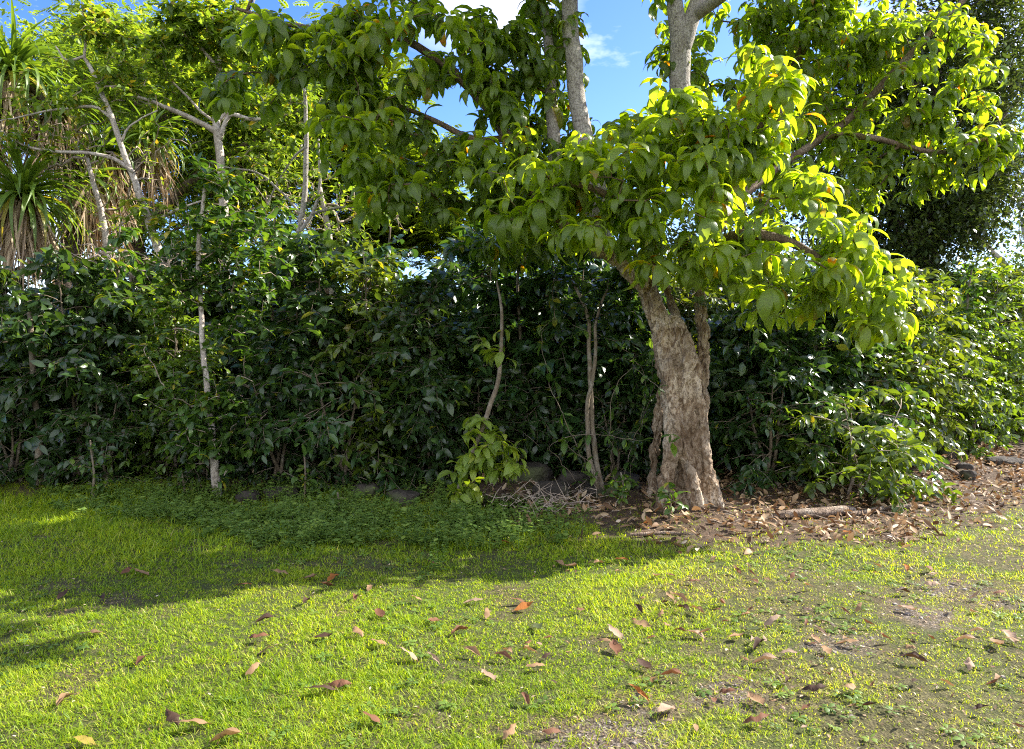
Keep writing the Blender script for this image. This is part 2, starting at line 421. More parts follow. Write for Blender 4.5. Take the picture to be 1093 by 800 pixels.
# ------------------------------------------------------------------ ground
HEDGE = np.array([[-16, 9.9], [-7, 9.5], [-3, 9.3], [1, 9.2], [3.2, 9.4], [5, 10.6], [7.5, 12.8], [12, 17], [22, 26]])
def hedge_y(x): return np.interp(x, HEDGE[:, 0], HEDGE[:, 1])

def gz(x, y):
    x = np.asarray(x, float); y = np.asarray(y, float)
    p = np.stack([x, y], -1)
    z = .10 * (fbm(p * .35, 3, 2) - .5) + .035 * (fbm(p * 1.6, 9, 2) - .5)
    z = z + .16 * sstep(-.9, .6, y - hedge_y(x))
    z = z + .10 * np.exp(-((x - 1.95) ** 2 + (y - 8.5) ** 2) / .9)
    return z

PATCH = [(650, 792, .42, .9), (690, 765, .3, .7), (790, 745, .35, .8), (895, 690, .35, .7), (985, 655, .45, .9), (1010, 625, .4, .8), (115, 645, .25, .8), (70, 655, .22, .7), (950, 700, .3, .6),
         (560, 785, .3, .5), (860, 720, .35, .6), (1060, 640, .4, .7), (760, 700, .3, .45), (470, 770, .2, .4), (330, 635, .15, .5), (720, 715, .3, .5), (1075, 600, .5, .6)]
def bare(x, y):
    p = np.stack([x, y], -1)
    n = fbm(p * 1.8, 21, 4)
    xs = x / np.maximum(y, .5)
    b = .62 * sstep(.5, .70, n + .2 * sstep(-.05, .4, xs) - .12)
    for px, py, r, k in PATCH:
        g = on_ground(px, py)
        q = ((x - g[0]) / r) ** 2 + ((y - g[1]) / (r * .9)) ** 2
        b = np.maximum(b, k * sstep(.3, .8, np.exp(-q * 1.3) + 1.1 * (fbm(p * 5.5, 33, 3) - .5)))
    return np.clip(b, 0, 1)
def grit(x, y):
    p = np.stack([x, y], -1); b = 0 * x
    for px, py, r, k in PATCH:
        g = on_ground(px, py)
        q = ((x - g[0]) / r) ** 2 + ((y - g[1]) / (r * .9)) ** 2
        if k >= .7 and px > 300: b = np.maximum(b, k * sstep(.55, .85, np.exp(-q * 1.1) + .8 * (fbm(p * 6.5, 35, 3) - .5) + .8 * (fbm(p * 19, 36, 3) - .5)))
    return b

def litter(x, y):
    p = np.stack([x, y], -1)
    n = fbm(p * 1.4, 41, 4) - .5 + .7 * (fbm(p * 4.5, 43, 3) - .5)
    d = hedge_y(x) - y + n * 1.5                       # metres in front of the shrub line
    front = np.interp(x, [-16, -1.2, 0, 1.2, 2.6, 4.2, 6, 12], [-.5, -.3, 1.2, 1.9, 2.3, 2.4, 2.6, 3.0])
    return sstep(.55, -.35, d - front)

def ground_sheet():
    ax = np.concatenate([-np.geomspace(13, 400, 22)[::-1], np.arange(-12.5, 12.51, .1), np.geomspace(13, 400, 22)])
    ay = np.concatenate([-np.geomspace(3, 400, 16)[::-1], np.arange(-2.5, 18.01, .1), np.geomspace(18.6, 420, 26)])
    X, Y = np.meshgrid(ax, ay)
    Z = gz(X, Y) - .012
    far = sstep(25, 120, np.hypot(X, Y))
    Z = Z * (1 - far)
    nx, ny = len(ax), len(ay)
    V = np.stack([X, Y, Z], -1).reshape(-1, 3)
    i = (np.arange(ny - 1) * nx)[:, None]; j = np.arange(nx - 1)[None]
    Fq = np.stack([i + j, i + j + 1, i + nx + j + 1, i + nx + j], -1).reshape(-1, 4)
    mb = MB(); mb.add(V, Fq, np.zeros((len(V), 3)))
    o = mb.build('ground', M['ground'])
    a = o.data.attributes.new('mask', 'FLOAT_VECTOR', 'POINT')
    msk = np.stack([bare(X, Y), litter(X, Y), grit(X, Y)], -1).reshape(-1, 3).astype(np.float32)
    a.data.foreach_set('vector', msk.ravel())
    tag(o, 'lawn soil running under the shrubs and trees', 'ground', kind='structure')
ground_sheet()

# ------------------------------------------------------------------ lawn
def scatter(n, y0, y1, mx=.74, add=1.0, side=None):
    y = np.sqrt(R.random(n) * (y1 ** 2 - y0 ** 2) + y0 ** 2)
    x = (R.random(n) * 2 - 1) * (mx * y + add)
    return x, y

def lawn():
    mb = MB()
    for y0, y1, dens, sc in ((2.3, 4, 15000, .95), (4, 6, 9500, 1.2), (6, 10.2, 5000, 1.6), (10.2, 17, 700, 2.4)):
        area = .74 * (y1 ** 2 - y0 ** 2) + 2 * (y1 - y0)
        nt_ = int(area * dens / 4)
        x, y = scatter(nt_, y0, y1)
        p = np.stack([x, y], -1)
        b = bare(x, y); l = litter(x, y)
        xs = x / y
        keep = (1 - .85 * b) * (1 - .88 * l) * (1 - .3 * sstep(.05, .5, xs)) * (.45 + .55 * sstep(.35, .6, fbm(p * 6, 51, 3)))
        k = R.random(nt_) < keep
        x, y, p, b, xs = x[k], y[k], p[k], b[k], xs[k]
        n = len(x)
        # four blades a tuft
        rx = np.repeat(x, 4) + R.normal(0, .012 * sc, n * 4); ry = np.repeat(y, 4) + R.normal(0, .012 * sc, n * 4)
        az = R.random(n * 4) * 2 * PI; el = np.radians(R.uniform(25, 80, n * 4))
        D = np.stack([np.cos(az) * np.cos(el), np.sin(az) * np.cos(el), np.sin(el)], -1)
        pp = np.stack([rx, ry], -1)
        lush = sstep(.35, .65, fbm(pp * .9, 61, 3))
        tall = 1 + .9 * sstep(-2.2, -4.2, rx) * sstep(5.2, 6.6, ry) + .5 * sstep(5.8, 7.4, ry)
        bb = np.repeat(b, 4)
        L = (.021 + .021 * lush) * (1 - .25 * np.repeat(sstep(.05, .5, xs), 4)) * R.uniform(.6, 1.35, n * 4) * tall * (1 - .3 * bb) * (1 + .06 * sc)
        W = .0021 * sc * R.uniform(.7, 1.3, n * 4)
        P = np.stack([rx, ry, gz(rx, ry) - .012], -1)
        tint = np.clip(R.normal(.42, .22, n * 4) + .55 * (fbm(pp * 1.6, 71, 4) - .5) + .2 * np.repeat(sstep(0, .5, xs), 4) * 1 + .15 * bb, 0, .93)
        dry = R.random(n * 4) < .07 + .2 * bb + .13 * np.repeat(sstep(0, .5, xs), 4)
        tint[dry] = R.uniform(.95, 1, dry.sum())
        D[dry, 2] *= R.uniform(.0, .35, dry.sum()); L = np.where(dry, L * 1.35, L)
        leaves(mb, P, D, L, W, R.uniform(.3, 1.5, n * 4), K=2, prof='blade', flat=True, tint=tint)
    o = mb.build('lawn_grass', M['grass'])
    tag(o, 'short sunlit lawn grass in front of the shrubs', 'grass', kind='stuff')
lawn()

def lawn_weeds():
    mb = MB(); n = 2600
    x, y = scatter(n, 2.4, 8.5, .74, .8)
    p = np.stack([x, y], -1)
    k = R.random(n) < sstep(.5, .68, fbm(p * 1.1, 131, 3)) * (1 - litter(x, y)); x, y = x[k], y[k]; n = len(x); m = 7
    a = np.tile(np.arange(m) * 2 * PI / m, n) + np.repeat(R.random(n) * 6, m) + R.normal(0, .2, n * m)
    D = np.stack([np.cos(a), np.sin(a), R.uniform(.15, .8, n * m)], -1)
    P = np.repeat(np.stack([x, y, gz(x, y)], -1), m, 0) + D * .006
    L = np.repeat(R.uniform(.018, .045, n), m) * R.uniform(.7, 1.2, n * m)
    leaves(mb, P, D, L, L * .24, R.uniform(.4, 1.5, n * m), K=3, prof='obov', tint=np.repeat(R.uniform(0, .8, n), m))
    tag(mb.build('lawn_weeds', M['weed']), 'small broad-leaved weeds growing flat in the lawn', 'weeds', kind='stuff')
lawn_weeds()

def tall_grass():
    mb = MB()
    n = 16000
    x = R.uniform(-9, -1.2, n); y = R.uniform(5.6, 9.6, n)
    k = R.random(n) < sstep(-1.6, -3.6, x + (fbm(np.stack([x, y], -1) * .9, 81, 2) - .5) * 2.5) * sstep(5.6, 6.6, y) * (1 - litter(x, y)) * sstep(.35, .6, fbm(np.stack([x, y], -1) * 2.2, 83, 2))
    x, y = x[k], y[k]; n = len(x)
    az = R.random(n) * 2 * PI; el = np.radians(R.uniform(50, 85, n))
    D = np.stack([np.cos(az) * np.cos(el), np.sin(az) * np.cos(el), np.sin(el)], -1)
    leaves(mb, np.stack([x, y, gz(x, y) - .01], -1), D, R.uniform(.07, .17, n), R.uniform(.0025, .0045, n), R.uniform(.6, 2.0, n), K=4, prof='blade', flat=True, tint=np.clip(R.normal(.35, .2, n), 0, .9))
    tag(mb.build('tall_grass', M['grass']), 'longer shaded grass blades beside the shrub bed', 'grass', kind='stuff')
tall_grass()

def weeds():
    mb = MB()
    cx = []; 
    n = 15000
    x = R.uniform(-5.6, 1.6, n); y = R.uniform(5.9, 9.5, n)
    p = np.stack([x, y], -1)
    edge = np.interp(x, [-5.6, -4, -2.2, -.5, .4, 1.6], [8.7, 8.0, 6.9, 6.5, 6.7, 7.4]) + (fbm(p * 1.5, 91, 3) - .5) * 1.3 + (fbm(p * 5, 92, 3) - .5) * .9
    back = np.interp(x, [-5.6, -1, 0, 1.6], [9.3, 9.2, 8.7, 7.9]) + (fbm(p * 1.7, 95, 3) - .5) * .6
    k = (y > edge) & (y < back) & (R.random(n) < sstep(.9, -.1, x)) & (R.random(n) < .25 + 1.6 * (fbm(p * 2.6, 93, 3) - .4))
    x, y = x[k], y[k]
    for a, b in zip(x, y):
        h = random.uniform(.04, .15) * (1.5 if fbm(np.array([[a, b]]) * 1.1, 97, 2)[0] > .54 else 1)
        base = np.array([a, b, float(gz(a, b)) - .01])
        az = random.random() * 2 * PI; lean = random.uniform(.05, .6)
        top = base + np.array([math.cos(az) * lean * h, math.sin(az) * lean * h, h])
        pts = np.array([base, base * .5 + top * .5 + [0, 0, h * .08], top])
        tube(mb, pts, [.0025, .002, .0012], 3, .3, 0, cap=False)
        m = random.randint(6, 11); big = random.random() < .16; q = 1.7 if big else 1.0
        t = R.uniform(.2, 1, m); P = base + (top - base) * t[:, None]
        aa = R.random(m) * 2 * PI
        D = np.stack([np.cos(aa), np.sin(aa), R.uniform(.1, .7, m)], -1)
        leaves(mb, P, D, R.uniform(.025, .055, m) * q, R.uniform(.008, .017, m) * q * (1.3 if big else 1), R.uniform(.2, 1.2, m), K=2, prof='ell', tint=R.random(m) * .9)
        if random.random() < .22:
            leaves(mb, np.repeat(top[None], 5, 0), np.stack([np.cos(np.arange(5) * 1.256), np.sin(np.arange(5) * 1.256), np.full(5, .4)], -1), .011, .005, .2, K=1, prof='ell', flat=True, mat=1, tint=np.ones(5))
    o = mb.build('weed_cover', [M['weed'], M['petal']])
    tag(o, 'low leafy weeds with tiny white flowers along the shaded bed edge', 'weeds', kind='stuff')
weeds()

def litter_stuff():
    mb = MB()
    n = 34000
    x = R.uniform(-6, 11, n); y = R.uniform(5.4, 14, n)
    l = litter(x, y)
    k = (R.random(n) < l ** 1.2 * (.45 + .75 * sstep(.38, .62, fbm(np.stack([x, y], -1) * 2.6, 45, 3))) * np.interp(x, [-6, -1, .3, 2.5, 6, 11], [.1, .15, .55, .8, .8, .5])) & (y < hedge_y(x) + 1.2)
    x, y = x[k], y[k]; n = len(x)
    az = R.random(n) * 2 * PI; el = R.normal(.1, .35, n)
    D = np.stack([np.cos(az) * np.cos(el), np.sin(az) * np.cos(el), np.sin(el)], -1)
    L = R.uniform(.04, .14, n)
    leaves(mb, np.stack([x, y, gz(x, y) + R.uniform(.0, .05, n)], -1), D, L, L * R.uniform(.14, .26, n), R.normal(.3, .9, n), K=4, fold=.4, prof='ell', tint=np.clip(R.normal(.5, .28, n), 0, 1), N=np.tile([0, 0, 1.0], (n, 1)) + R.normal(0, .45, (n, 3)))
    # broken twigs lying between the leaves
    m = 380
    tx = R.uniform(-.5, 9, m); ty = R.uniform(6.5, 12, m); kk = (R.random(m) < litter(tx, ty)) & (ty < hedge_y(tx) + .5)
    for a, b in zip(tx[kk], ty[kk]):
        d = random.random() * PI; q = random.uniform(.06, .3)
        z = float(gz(a, b)) + random.uniform(.005, .04)
        tube(mb, [[a, b, z], [a + math.cos(d) * q * .5, b + math.sin(d) * q * .5, z + random.uniform(.0, .04)], [a + math.cos(d) * q, b + math.sin(d) * q, z + .01]], [.004, .0035, .002], 4, .5, 1)
    o = mb.build('leaf_litter', [M['litter'], M['dry_twig']])
    tag(o, 'thick brown leaf litter around the old trunk', 'leaf litter', kind='stuff')
    # small crumbs of leaf and grit over the thin lawn
    mb = MB(); n = 22000
    x, y = scatter(n, 2.5, 9, .72, .8)
    b = bare(x, y)
    k = R.random(n) < .10 + .8 * b + .2 * sstep(0, .4, x / y); x, y = x[k], y[k]; n = len(x)
    az = R.random(n) * 2 * PI; D = np.stack([np.cos(az), np.sin(az), R.normal(0, .2, n)], -1)
    L = R.uniform(.008, .028, n)
    leaves(mb, np.stack([x, y, gz(x, y) + R.uniform(-.004, .012, n)], -1), D, L, L * R.uniform(.15, .4, n), R.normal(.2, .5, n), K=2, fold=.3, tint=np.clip(R.normal(.55, .3, n), 0, 1))
    tag(mb.build('leaf_crumbs', M['litter']), 'tiny dry leaf crumbs scattered over the thin grass', 'leaf crumbs', kind='stuff')
    # gravel grains on the bare patches
    mb = MB(); n = 26000
    x, y = scatter(n, 2.5, 8, .72, .8)
    b = grit(x, y); k = R.random(n) < np.clip(b - .1, 0, 1) * 1.3 + .02 * sstep(.1, .5, x / y); x, y = x[k], y[k]; n = len(x)
    c = np.array([[-1, -1, -.6], [1, -1, -.6], [1, 1, -.6], [-1, 1, -.6], [-.6, -.6, .7], [.6, -.6, .7], [.6, .6, .7], [-.6, .6, .7]], float)
    q = np.array([[0, 1, 5, 4], [1, 2, 6, 5], [2, 3, 7, 6], [3, 0, 4, 7], [4, 5, 6, 7]])
    s = R.uniform(.0015, .006, n) * (1 + 1.6 * (R.random(n) > .9)); a = R.random(n) * PI
    V = c[None] * (1 + R.normal(0, .25, (n, 8, 3)))
    V = np.stack([V[..., 0] * np.cos(a)[:, None] - V[..., 1] * np.sin(a)[:, None], V[..., 0] * np.sin(a)[:, None] + V[..., 1] * np.cos(a)[:, None], V[..., 2] * .7], -1) * s[:, None, None]
    V = V + np.stack([x, y, gz(x, y) - .011], -1)[:, None]
    Fq = (np.arange(n) * 8)[:, None, None] + q[None]
    mb.add(V.reshape(-1, 3), Fq.reshape(-1, 4), np.repeat(np.stack([x * 0, x * 0, R.random(n)], -1), 8, 0))
    tag(mb.build('gravel', M['pebble'], smooth=False), 'grey gravel grains showing through the worn lawn', 'gravel', kind='stuff')
litter_stuff()

# ------------------------------------------------------------------ fallen leaves, each one a thing
def fallen_leaves():
    spec = """149 615 tan flat;300 615 tan curled;260 628 reddish flat;135 613 reddish curled;107 642 dark curled;66 638 dark flat;95 681 tan flat;150 708 reddish upright;66 750 tan curled;184 771 dark curled;207 776 tan flat;
240 792 tan curled;88 790 yellow flat;272 686 reddish curled;285 697 pale flat;269 721 tan upright;281 664 dark curled;346 740 dark upright;365 735 reddish curled;345 683 dark flat;382 681 tan curled;405 692 tan flat;
405 657 reddish flat;327 643 dark curled;462 665 reddish flat;437 706 pale flat;462 711 pale curled;520 726 pale flat;537 705 reddish curled;504 701 tan curled;492 677 reddish curled;445 641 tan flat;505 641 pale flat;
395 627 tan upright;380 638 reddish curled;356 617 orange upright;331 618 tan flat;347 627 reddish upright;538 578 orange upright;462 600 reddish flat;397 773 reddish flat;542 788 tan curled;682 651 dark curled;726 641 tan curled;
743 622 reddish curled;686 667 tan flat;656 676 pale flat;573 670 greenish flat;657 693 reddish flat;563 701 tan curled;571 716 tan flat;688 715 dark flat;699 739 pale curled;718 727 reddish curled;713 765 pale flat;681 751 orange curled;
776 746 reddish curled;808 753 tan flat;806 777 reddish curled;868 743 dark curled;910 743 tan curled;883 700 tan flat;888 670 dark upright;876 680 pale curled;943 687 reddish curled;906 691 tan flat;973 698 tan curled;978 712 dark curled;
1036 716 pale curled;1033 687 pale curled;1078 683 pale upright;1066 691 tan flat;971 652 pale flat;1018 652 dark curled;998 624 pale curled;968 606 orange curled;993 608 reddish curled;966 632 dark curled;1046 637 pale curled;743 678 pale upright;
806 676 greenish flat;826 666 pale upright;771 646 reddish curled;786 611 reddish upright;701 615 tan flat;861 628 tan curled;818 711 pale curled;811 693 dark curled;663 597 orange flat;693 562 orange curled;640 600 tan upright;597 600 tan upright;
610 604 tan flat;553 640 reddish flat;520 655 tan flat;905 570 orange flat;745 655 tan curled;730 652 dark curled;560 647 orange flat;788 682 tan flat""".replace('\n', '').split(';')
    items = []
    for s in spec:
        a, b, c, d = s.split()
        g = on_ground(float(a), float(b) + 3)
        items.append([g[0], g[1], c, d, R.uniform(.105, .155)])
    used = np.array([[i[0], i[1]] for i in items])
    n_extra = 0
    while n_extra < 150:
        px = R.uniform(560, 1150); py = R.uniform(575, 790)
        g = on_ground(px, py)
        if n_extra % 5 < 3:
            h = used[R.integers(len(used))]
            if h[0] < 0: continue
            g = np.array([*(h + R.normal(0, .16, 2)), 0])
        if np.min(((used - g[:2]) ** 2).sum(1)) < .004: continue
        used = np.vstack([used, g[:2]]); n_extra += 1
        items.append([g[0], g[1], random.choice(['tan', 'reddish', 'dark', 'pale', 'tan', 'reddish']), random.choice(['flat', 'curled', 'curled', 'upright']), R.uniform(.04, .1)])
    shapes = {}
    def shape(kind, v):
        mb = MB(); K = 8
        D = {'flat': [1, 0, .05], 'curled': [1, 0, .2], 'upright': [1, 0, .3]}[kind]
        A = {'flat': [.35, -.3, .5], 'curled': [.8, 1.2, -.8], 'upright': [.7, -.6, 1.1]}[kind][v]
        fold = {'flat': [.25, .55, -.3], 'curled': [.85, -.7, 1.0], 'upright': [.5, .8, -.4]}[kind][v]
        z0 = .012 if kind != 'curled' or v == 2 else .012
        leaves(mb, [[-.5, 0, 0]], [D], 1.0, [.21, .25, .18][v], A, K=K, fold=fold, prof='ell', tint=np.array([.5]), N=np.array([[0, .25 * (v - 1), 1.0]]))
        V = mb.v[0]; q = np.random.default_rng(v + 5)
        V += (np.stack([fbm(V * 6 + 3 * v, 7 + i, 2) for i in range(3)], -1) - .5) * np.array([.07, .2, .3])
        V[:, 2] -= V[:, 2].min()
        V[:, 1] *= 1 + .25 * (fbm(V * 9, 77 + v, 2) - .5)
        V[:, 2] *= .75
        st = np.array([V[1], V[1] + [-.06, .01, .02], V[1] + [-.16, .03, .01]])
        tube(mb, st, [.012, .01, .008], 4, .1)
        return mb
    ZN = [(lambda x, y: y > 7.35 and x > .1, 'in leaf litter'), (lambda x, y: x / y < -.47, 'on edge grass'), (lambda x, y: bare(np.array([x]), np.array([y]))[0] > .45, 'on bare grit'),
          (lambda x, y: y > 5.9 and x < .1, 'on grass near weeds'), (lambda x, y: x < 0 and y < 4.6, 'on dense bright lawn'), (lambda x, y: x < 0, 'on lawn beside shadow'), (lambda x, y: x / y > .36, 'on thin dry grass'),
          (lambda x, y: y < 4.9, 'on thinning lawn'), (lambda x, y: True, 'on lawn before trunk')]
    by = {}
    for it in items:
        z = next(t for f, t in ZN if f(it[0], it[1]))
        it.append(z)
        size = 'small' if it[4] < .08 else 'large' if it[4] > .14 else 'medium'
        it.append(size)
        by.setdefault((it[2], it[3], size, z), []).append(it)
    ORD = ['first', 'second', 'third', 'fourth', 'fifth', 'sixth', 'seventh', 'eighth', 'ninth', 'tenth']
    NUM = {2: 'two', 3: 'three', 4: 'four', 5: 'five', 6: 'six', 7: 'seven', 8: 'eight', 9: 'nine', 10: 'ten'}
    tone = dict(tan='tan', reddish='reddish brown', dark='dark brown', pale='pale buff', orange='orange', yellow='yellow', greenish='dull green')
    for key, lst in by.items():
        lst.sort(key=lambda i: i[1])
        for k, it in enumerate(lst):
            x, y, c, d, L, z, size = it
            kk = (c, d)
            v = random.randrange(3)
            if (c, d, v) not in shapes: shapes[(c, d, v)] = shape(d, v).mesh('fallen_leaf', FL[c])
            o = link('fallen_leaf', shapes[(c, d, v)])
            o.scale = (L, L, L)
            o.location = (x, y, float(gz(x, y)) + .006 + (.004 if y < 7 else .014))
            o.rotation_euler = (R.normal(0, .15), R.normal(0, .15), R.uniform(0, 2 * PI))
            lab = f'{size} {tone[c]} {d} fallen leaf {z}'
            if len(lst) > 1: lab += f', {ORD[k]} of {NUM[len(lst)]} from camera'
            tag(o, lab, 'leaf', 'fallen leaves on the lawn')
fallen_leaves()

# ------------------------------------------------------------------ the old tree
def rosettes(mb, tips, ends, nl=(6, 9), L=(.22, .36), second=.55, mat=0, A=(1.8, 3.2), wl=.158, tint0=0., up=.75):
    P, D, LL, AA, T = [], [], [], [], []
    for t, e in zip(tips, ends):
        ct = R.random()
        for lev in range(2 if R.random() < second else 1):
            ax = unit(.55 * e + np.array([0, 0, up]) + R.normal(0, .15, 3))
            c = t - e * .13 * lev
            m = R.integers(*nl)
            ref = unit(np.cross(ax, [.3, .8, .1])); r2 = np.cross(ax, ref)
            a = np.arange(m) * 2 * PI / m + R.random() * 6 + R.normal(0, .2, m)
            el = np.radians(R.uniform(5, 60, m)) - .4 * lev
            d = (np.cos(a)[:, None] * ref + np.sin(a)[:, None] * r2) * np.cos(el)[:, None] + ax * np.sin(el)[:, None]
            P.append(np.repeat(c[None], m, 0) + d * .02); D.append(d)
            LL.append(R.uniform(*L, m) * (1 - .25 * np.sin(el)) * (sz := R.uniform(.7, 1.12)) * (1.18 if t[1] < 8.25 else 1.0)); AA.append(R.uniform(*A, m))
            tt = np.clip(.08 + .5 * ct + R.normal(0, .11, m) + (.30 if t[1] < 8.25 else .12 if t[0] > 3.2 else -.05), 0, .88)  # sun and shade painted into the tint: front and right clusters lighter, rest darker
            sp = R.random(m); tt = np.where(sp < .01, 1.0, np.where(sp < .03, .94, tt))
            T.append(tt)
    P = np.concatenate(P); D = np.concatenate(D); LL = np.concatenate(LL)
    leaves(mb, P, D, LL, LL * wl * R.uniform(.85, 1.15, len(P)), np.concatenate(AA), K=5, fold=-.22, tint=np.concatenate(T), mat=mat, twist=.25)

def pline(lst, step=.06, wig=0, seed=0):
    """(px, py, depth, radius in photo pixels) -> smoothed points and radii"""
    p = [at(a, b, y) for a, b, y, r in lst]; r = [q * y / F for a, b, y, q in lst]
    P, Rr = smooth_line(p, r, step)
    if wig: P = wiggle(P, wig, seed)
    return P, Rr

def old_tree():
    root = empty('old_tree', (1.95, 8.5, 0))
    tag(root, 'large old tree with gnarled leaning trunk and drooping leaf clusters', 'tree')
    off = np.array(root.location)
    # --- trunk: strands fused into one gnarled mesh
    strands = [
        [(738, 575, 8.45, 34), (738, 548, 8.45, 31), (737, 515, 8.47, 26), (735, 470, 8.5, 23), (733, 430, 8.5, 21), (731, 390, 8.5, 19), (725, 360, 8.48, 16), (716, 340, 8.46, 9)],
        [(780, 575, 8.35, 9), (766, 548, 8.36, 11), (756, 510, 8.4, 12), (749, 470, 8.42, 12), (744, 430, 8.44, 12), (740, 395, 8.45, 11), (734, 368, 8.45, 8)],
        [(700, 572, 8.2, 11), (708, 540, 8.25, 12), (714, 500, 8.32, 12), (717, 460, 8.37, 11), (716, 420, 8.4, 11), (712, 385, 8.42, 11)],
        [(748, 574, 8.15, 9), (744, 540, 8.2, 10), (735, 500, 8.27, 10), (725, 462, 8.33, 10), (719, 425, 8.36, 9)],
        [(724, 470, 8.5, 15), (717, 420, 8.5, 15), (711, 385, 8.5, 15), (703, 345, 8.5, 15), (690, 310, 8.5, 14), (670, 286, 8.52, 13), (645, 268, 8.55, 12), (612, 246, 8.6, 11), (580, 215, 8.7, 10), (555, 175, 8.8, 9)],
        [(753, 500, 8.7, 8), (751, 450, 8.72, 8.5), (750, 400, 8.75, 8.5), (750, 360, 8.75, 9), (747, 320, 8.75, 9), (750, 285, 8.78, 9), (755, 250, 8.8, 9), (751, 215, 8.85, 9), (742, 170, 8.9, 9)],
        [(737, 385, 8.75, 7), (727, 350, 8.75, 6), (712, 310, 8.7, 5), (700, 270, 8.6, 5)],
        [(685, 566, 8.75, 12), (694, 535, 8.8, 10), (699, 490, 8.8, 7.5), (703, 440, 8.75, 7.5), (707, 400, 8.65, 6)],
        [(815, 580, 8.05, 3), (794, 572, 8.2, 5), (772, 560, 8.3, 8), (754, 540, 8.4, 9)],
        [(660, 572, 8.3, 3), (683, 566, 8.4, 6), (706, 552, 8.45, 9)]]
    mb = MB()
    for i, s in enumerate(strands):
        P, r = pline(s, .05, .02, i)
        tube(mb, P - off, r * .76, 20, .5, 0, wob=.16)
    tmp = mb.build('trunk_tmp', M['old_bark'])
    md = tmp.modifiers.new('r', 'REMESH'); md.mode = 'VOXEL'; md.voxel_size = .010; md.use_smooth_shade = True
    ms = tmp.modifiers.new('s', 'SMOOTH'); ms.iterations = 2; ms.factor = .5
    dg = bpy.context.evaluated_depsgraph_get()
    me = bpy.data.meshes.new_from_object(tmp.evaluated_get(dg)); me.name = 'trunk'
    bpy.data.objects.remove(tmp)
    n = len(me.vertices); co = np.zeros(n * 3, np.float32); no = np.zeros(n * 3, np.float32)
    me.vertices.foreach_get('co', co); me.vertices.foreach_get('normal', no)
    co = co.reshape(-1, 3); no = no.reshape(-1, 3)
    q = co * np.array([1, 1, .45])
    wq = co + (np.stack([fbm(co * 4 + 9 * k, 111 + k, 2) for k in range(3)], -1) - .5) * .16
    rg = 1 - np.abs(2 * fbm(wq * np.array([7, 7, 1.0]), 101, 3) - 1)
    rg2 = 1 - np.abs(2 * fbm(wq * np.array([16, 16, 3.0]), 102, 3) - 1)
    d = -.042 * sstep(.82, .99, rg) - .010 * sstep(.75, .98, rg2) + (fbm(q * 24, 103, 4) - .5) * .026 + (fbm(co * 5, 105, 2) - .5) * .035
    flake = sstep(.52, .6, fbm(co * np.array([12, 12, 8]), 107, 3)) * .010
    co = co + no * (d + flake)[:, None]
    me.vertices.foreach_set('co', co.astype(np.float32).ravel()); me.update()
    me.materials.clear(); me.materials.append(M['old_bark'])
    link('trunk', me, root)
    # --- limbs
    limbs = {
        'left': [(600, 235, 8.62, 10), (570, 200, 8.8, 8), (545, 150, 9.0, 6.5), (510, 105, 9.1, 5.5), (470, 68, 9.1, 4.5), (420, 40, 9.0, 3.6), (360, 35, 8.9, 2.8), (300, 28, 8.6, 2.5), (255, 12, 8.55, 1.6)],
        'left_low': [(545, 150, 9.0, 4), (505, 150, 8.9, 3.4), (455, 125, 8.8, 2.6), (400, 105, 8.7, 1.8)],
        'stem_a': [(645, 272, 8.6, 12), (634, 200, 8.7, 10), (623, 140, 8.75, 9.2), (614, 70, 8.8, 9), (606, 0, 8.85, 8.3), (600, -90, 8.9, 7), (610, -200, 9, 5), (600, -330, 9, 3)],
        'stem_b': [(600, 240, 8.7, 9), (592, 190, 8.85, 7.5), (590, 140, 8.95, 7), (588, 90, 9, 6), (580, 20, 9.1, 5), (560, -60, 9.2, 4), (520, -160, 9.3, 3)],
        'right': [(742, 180, 8.88, 12), (728, 140, 8.9, 11.5), (724, 90, 8.9, 11), (727, 50, 8.9, 11), (718, 0, 8.95, 8), (708, -80, 9, 6.5), (700, -200, 9.1, 5), (690, -300, 9.1, 3)],
        'right_fork': [(726, 62, 8.9, 9), (740, 20, 8.9, 8.5), (756, -20, 8.95, 7.5), (790, -100, 9.1, 6), (820, -200, 9.3, 4)],
        'east': [(752, 255, 8.8, 8), (780, 225, 9.2, 5.5), (830, 178, 9.8, 4.4), (880, 146, 10.2, 4), (915, 118, 10.3, 3.6), (960, 70, 10.2, 4), (1010, 20, 10.3, 3), (1060, -40, 10.4, 2)],
        'east_low': [(880, 146, 10, 4), (940, 150, 9.9, 3), (1000, 165, 9.8, 2.5), (1050, 150, 9.7, 2)],
        'front': [(745, 290, 8.65, 8), (765, 262, 8.35, 7), (800, 250, 8.0, 6), (850, 262, 7.8, 4.5), (900, 295, 7.8, 3.2), (935, 330, 7.8, 2)],
        'front_up': [(760, 268, 8.4, 6), (770, 225, 8.05, 5), (790, 180, 7.8, 4), (815, 130, 7.7, 3)],
        'front_left': [(700, 300, 8.5, 6), (695, 260, 8.2, 5), (670, 225, 7.95, 4.5), (630, 200, 7.8, 3.5), (590, 195, 7.7, 2.5)],
        'inner': [(750, 270, 8.8, 7), (790, 200, 9.6, 6), (830, 120, 10.2, 5), (860, 30, 10.6, 4), (880, -60, 10.8, 3)]}
    lp = []
    for i, (k, s) in enumerate(limbs.items()):
        P, r = pline(s, .1, .05, 20 + i)
        m2 = MB(); tube(m2, P - off, r, 14, .5, 0, wob=.06)
        m2.build('limb', M['grey_bark'] if k in ('stem_a', 'stem_b', 'right', 'right_fork') else M['brown_bark'], root)
        lp.append(P[2:])
    P, r = smooth_line([[2.1, 8.9, 5.6], [2.9, 7.9, 5.9], [3.6, 7.3, 6.1], [4.2, 7.4, 6.3], [4.9, 7.7, 6.5]], [.07, .06, .05, .035, .015], .1)
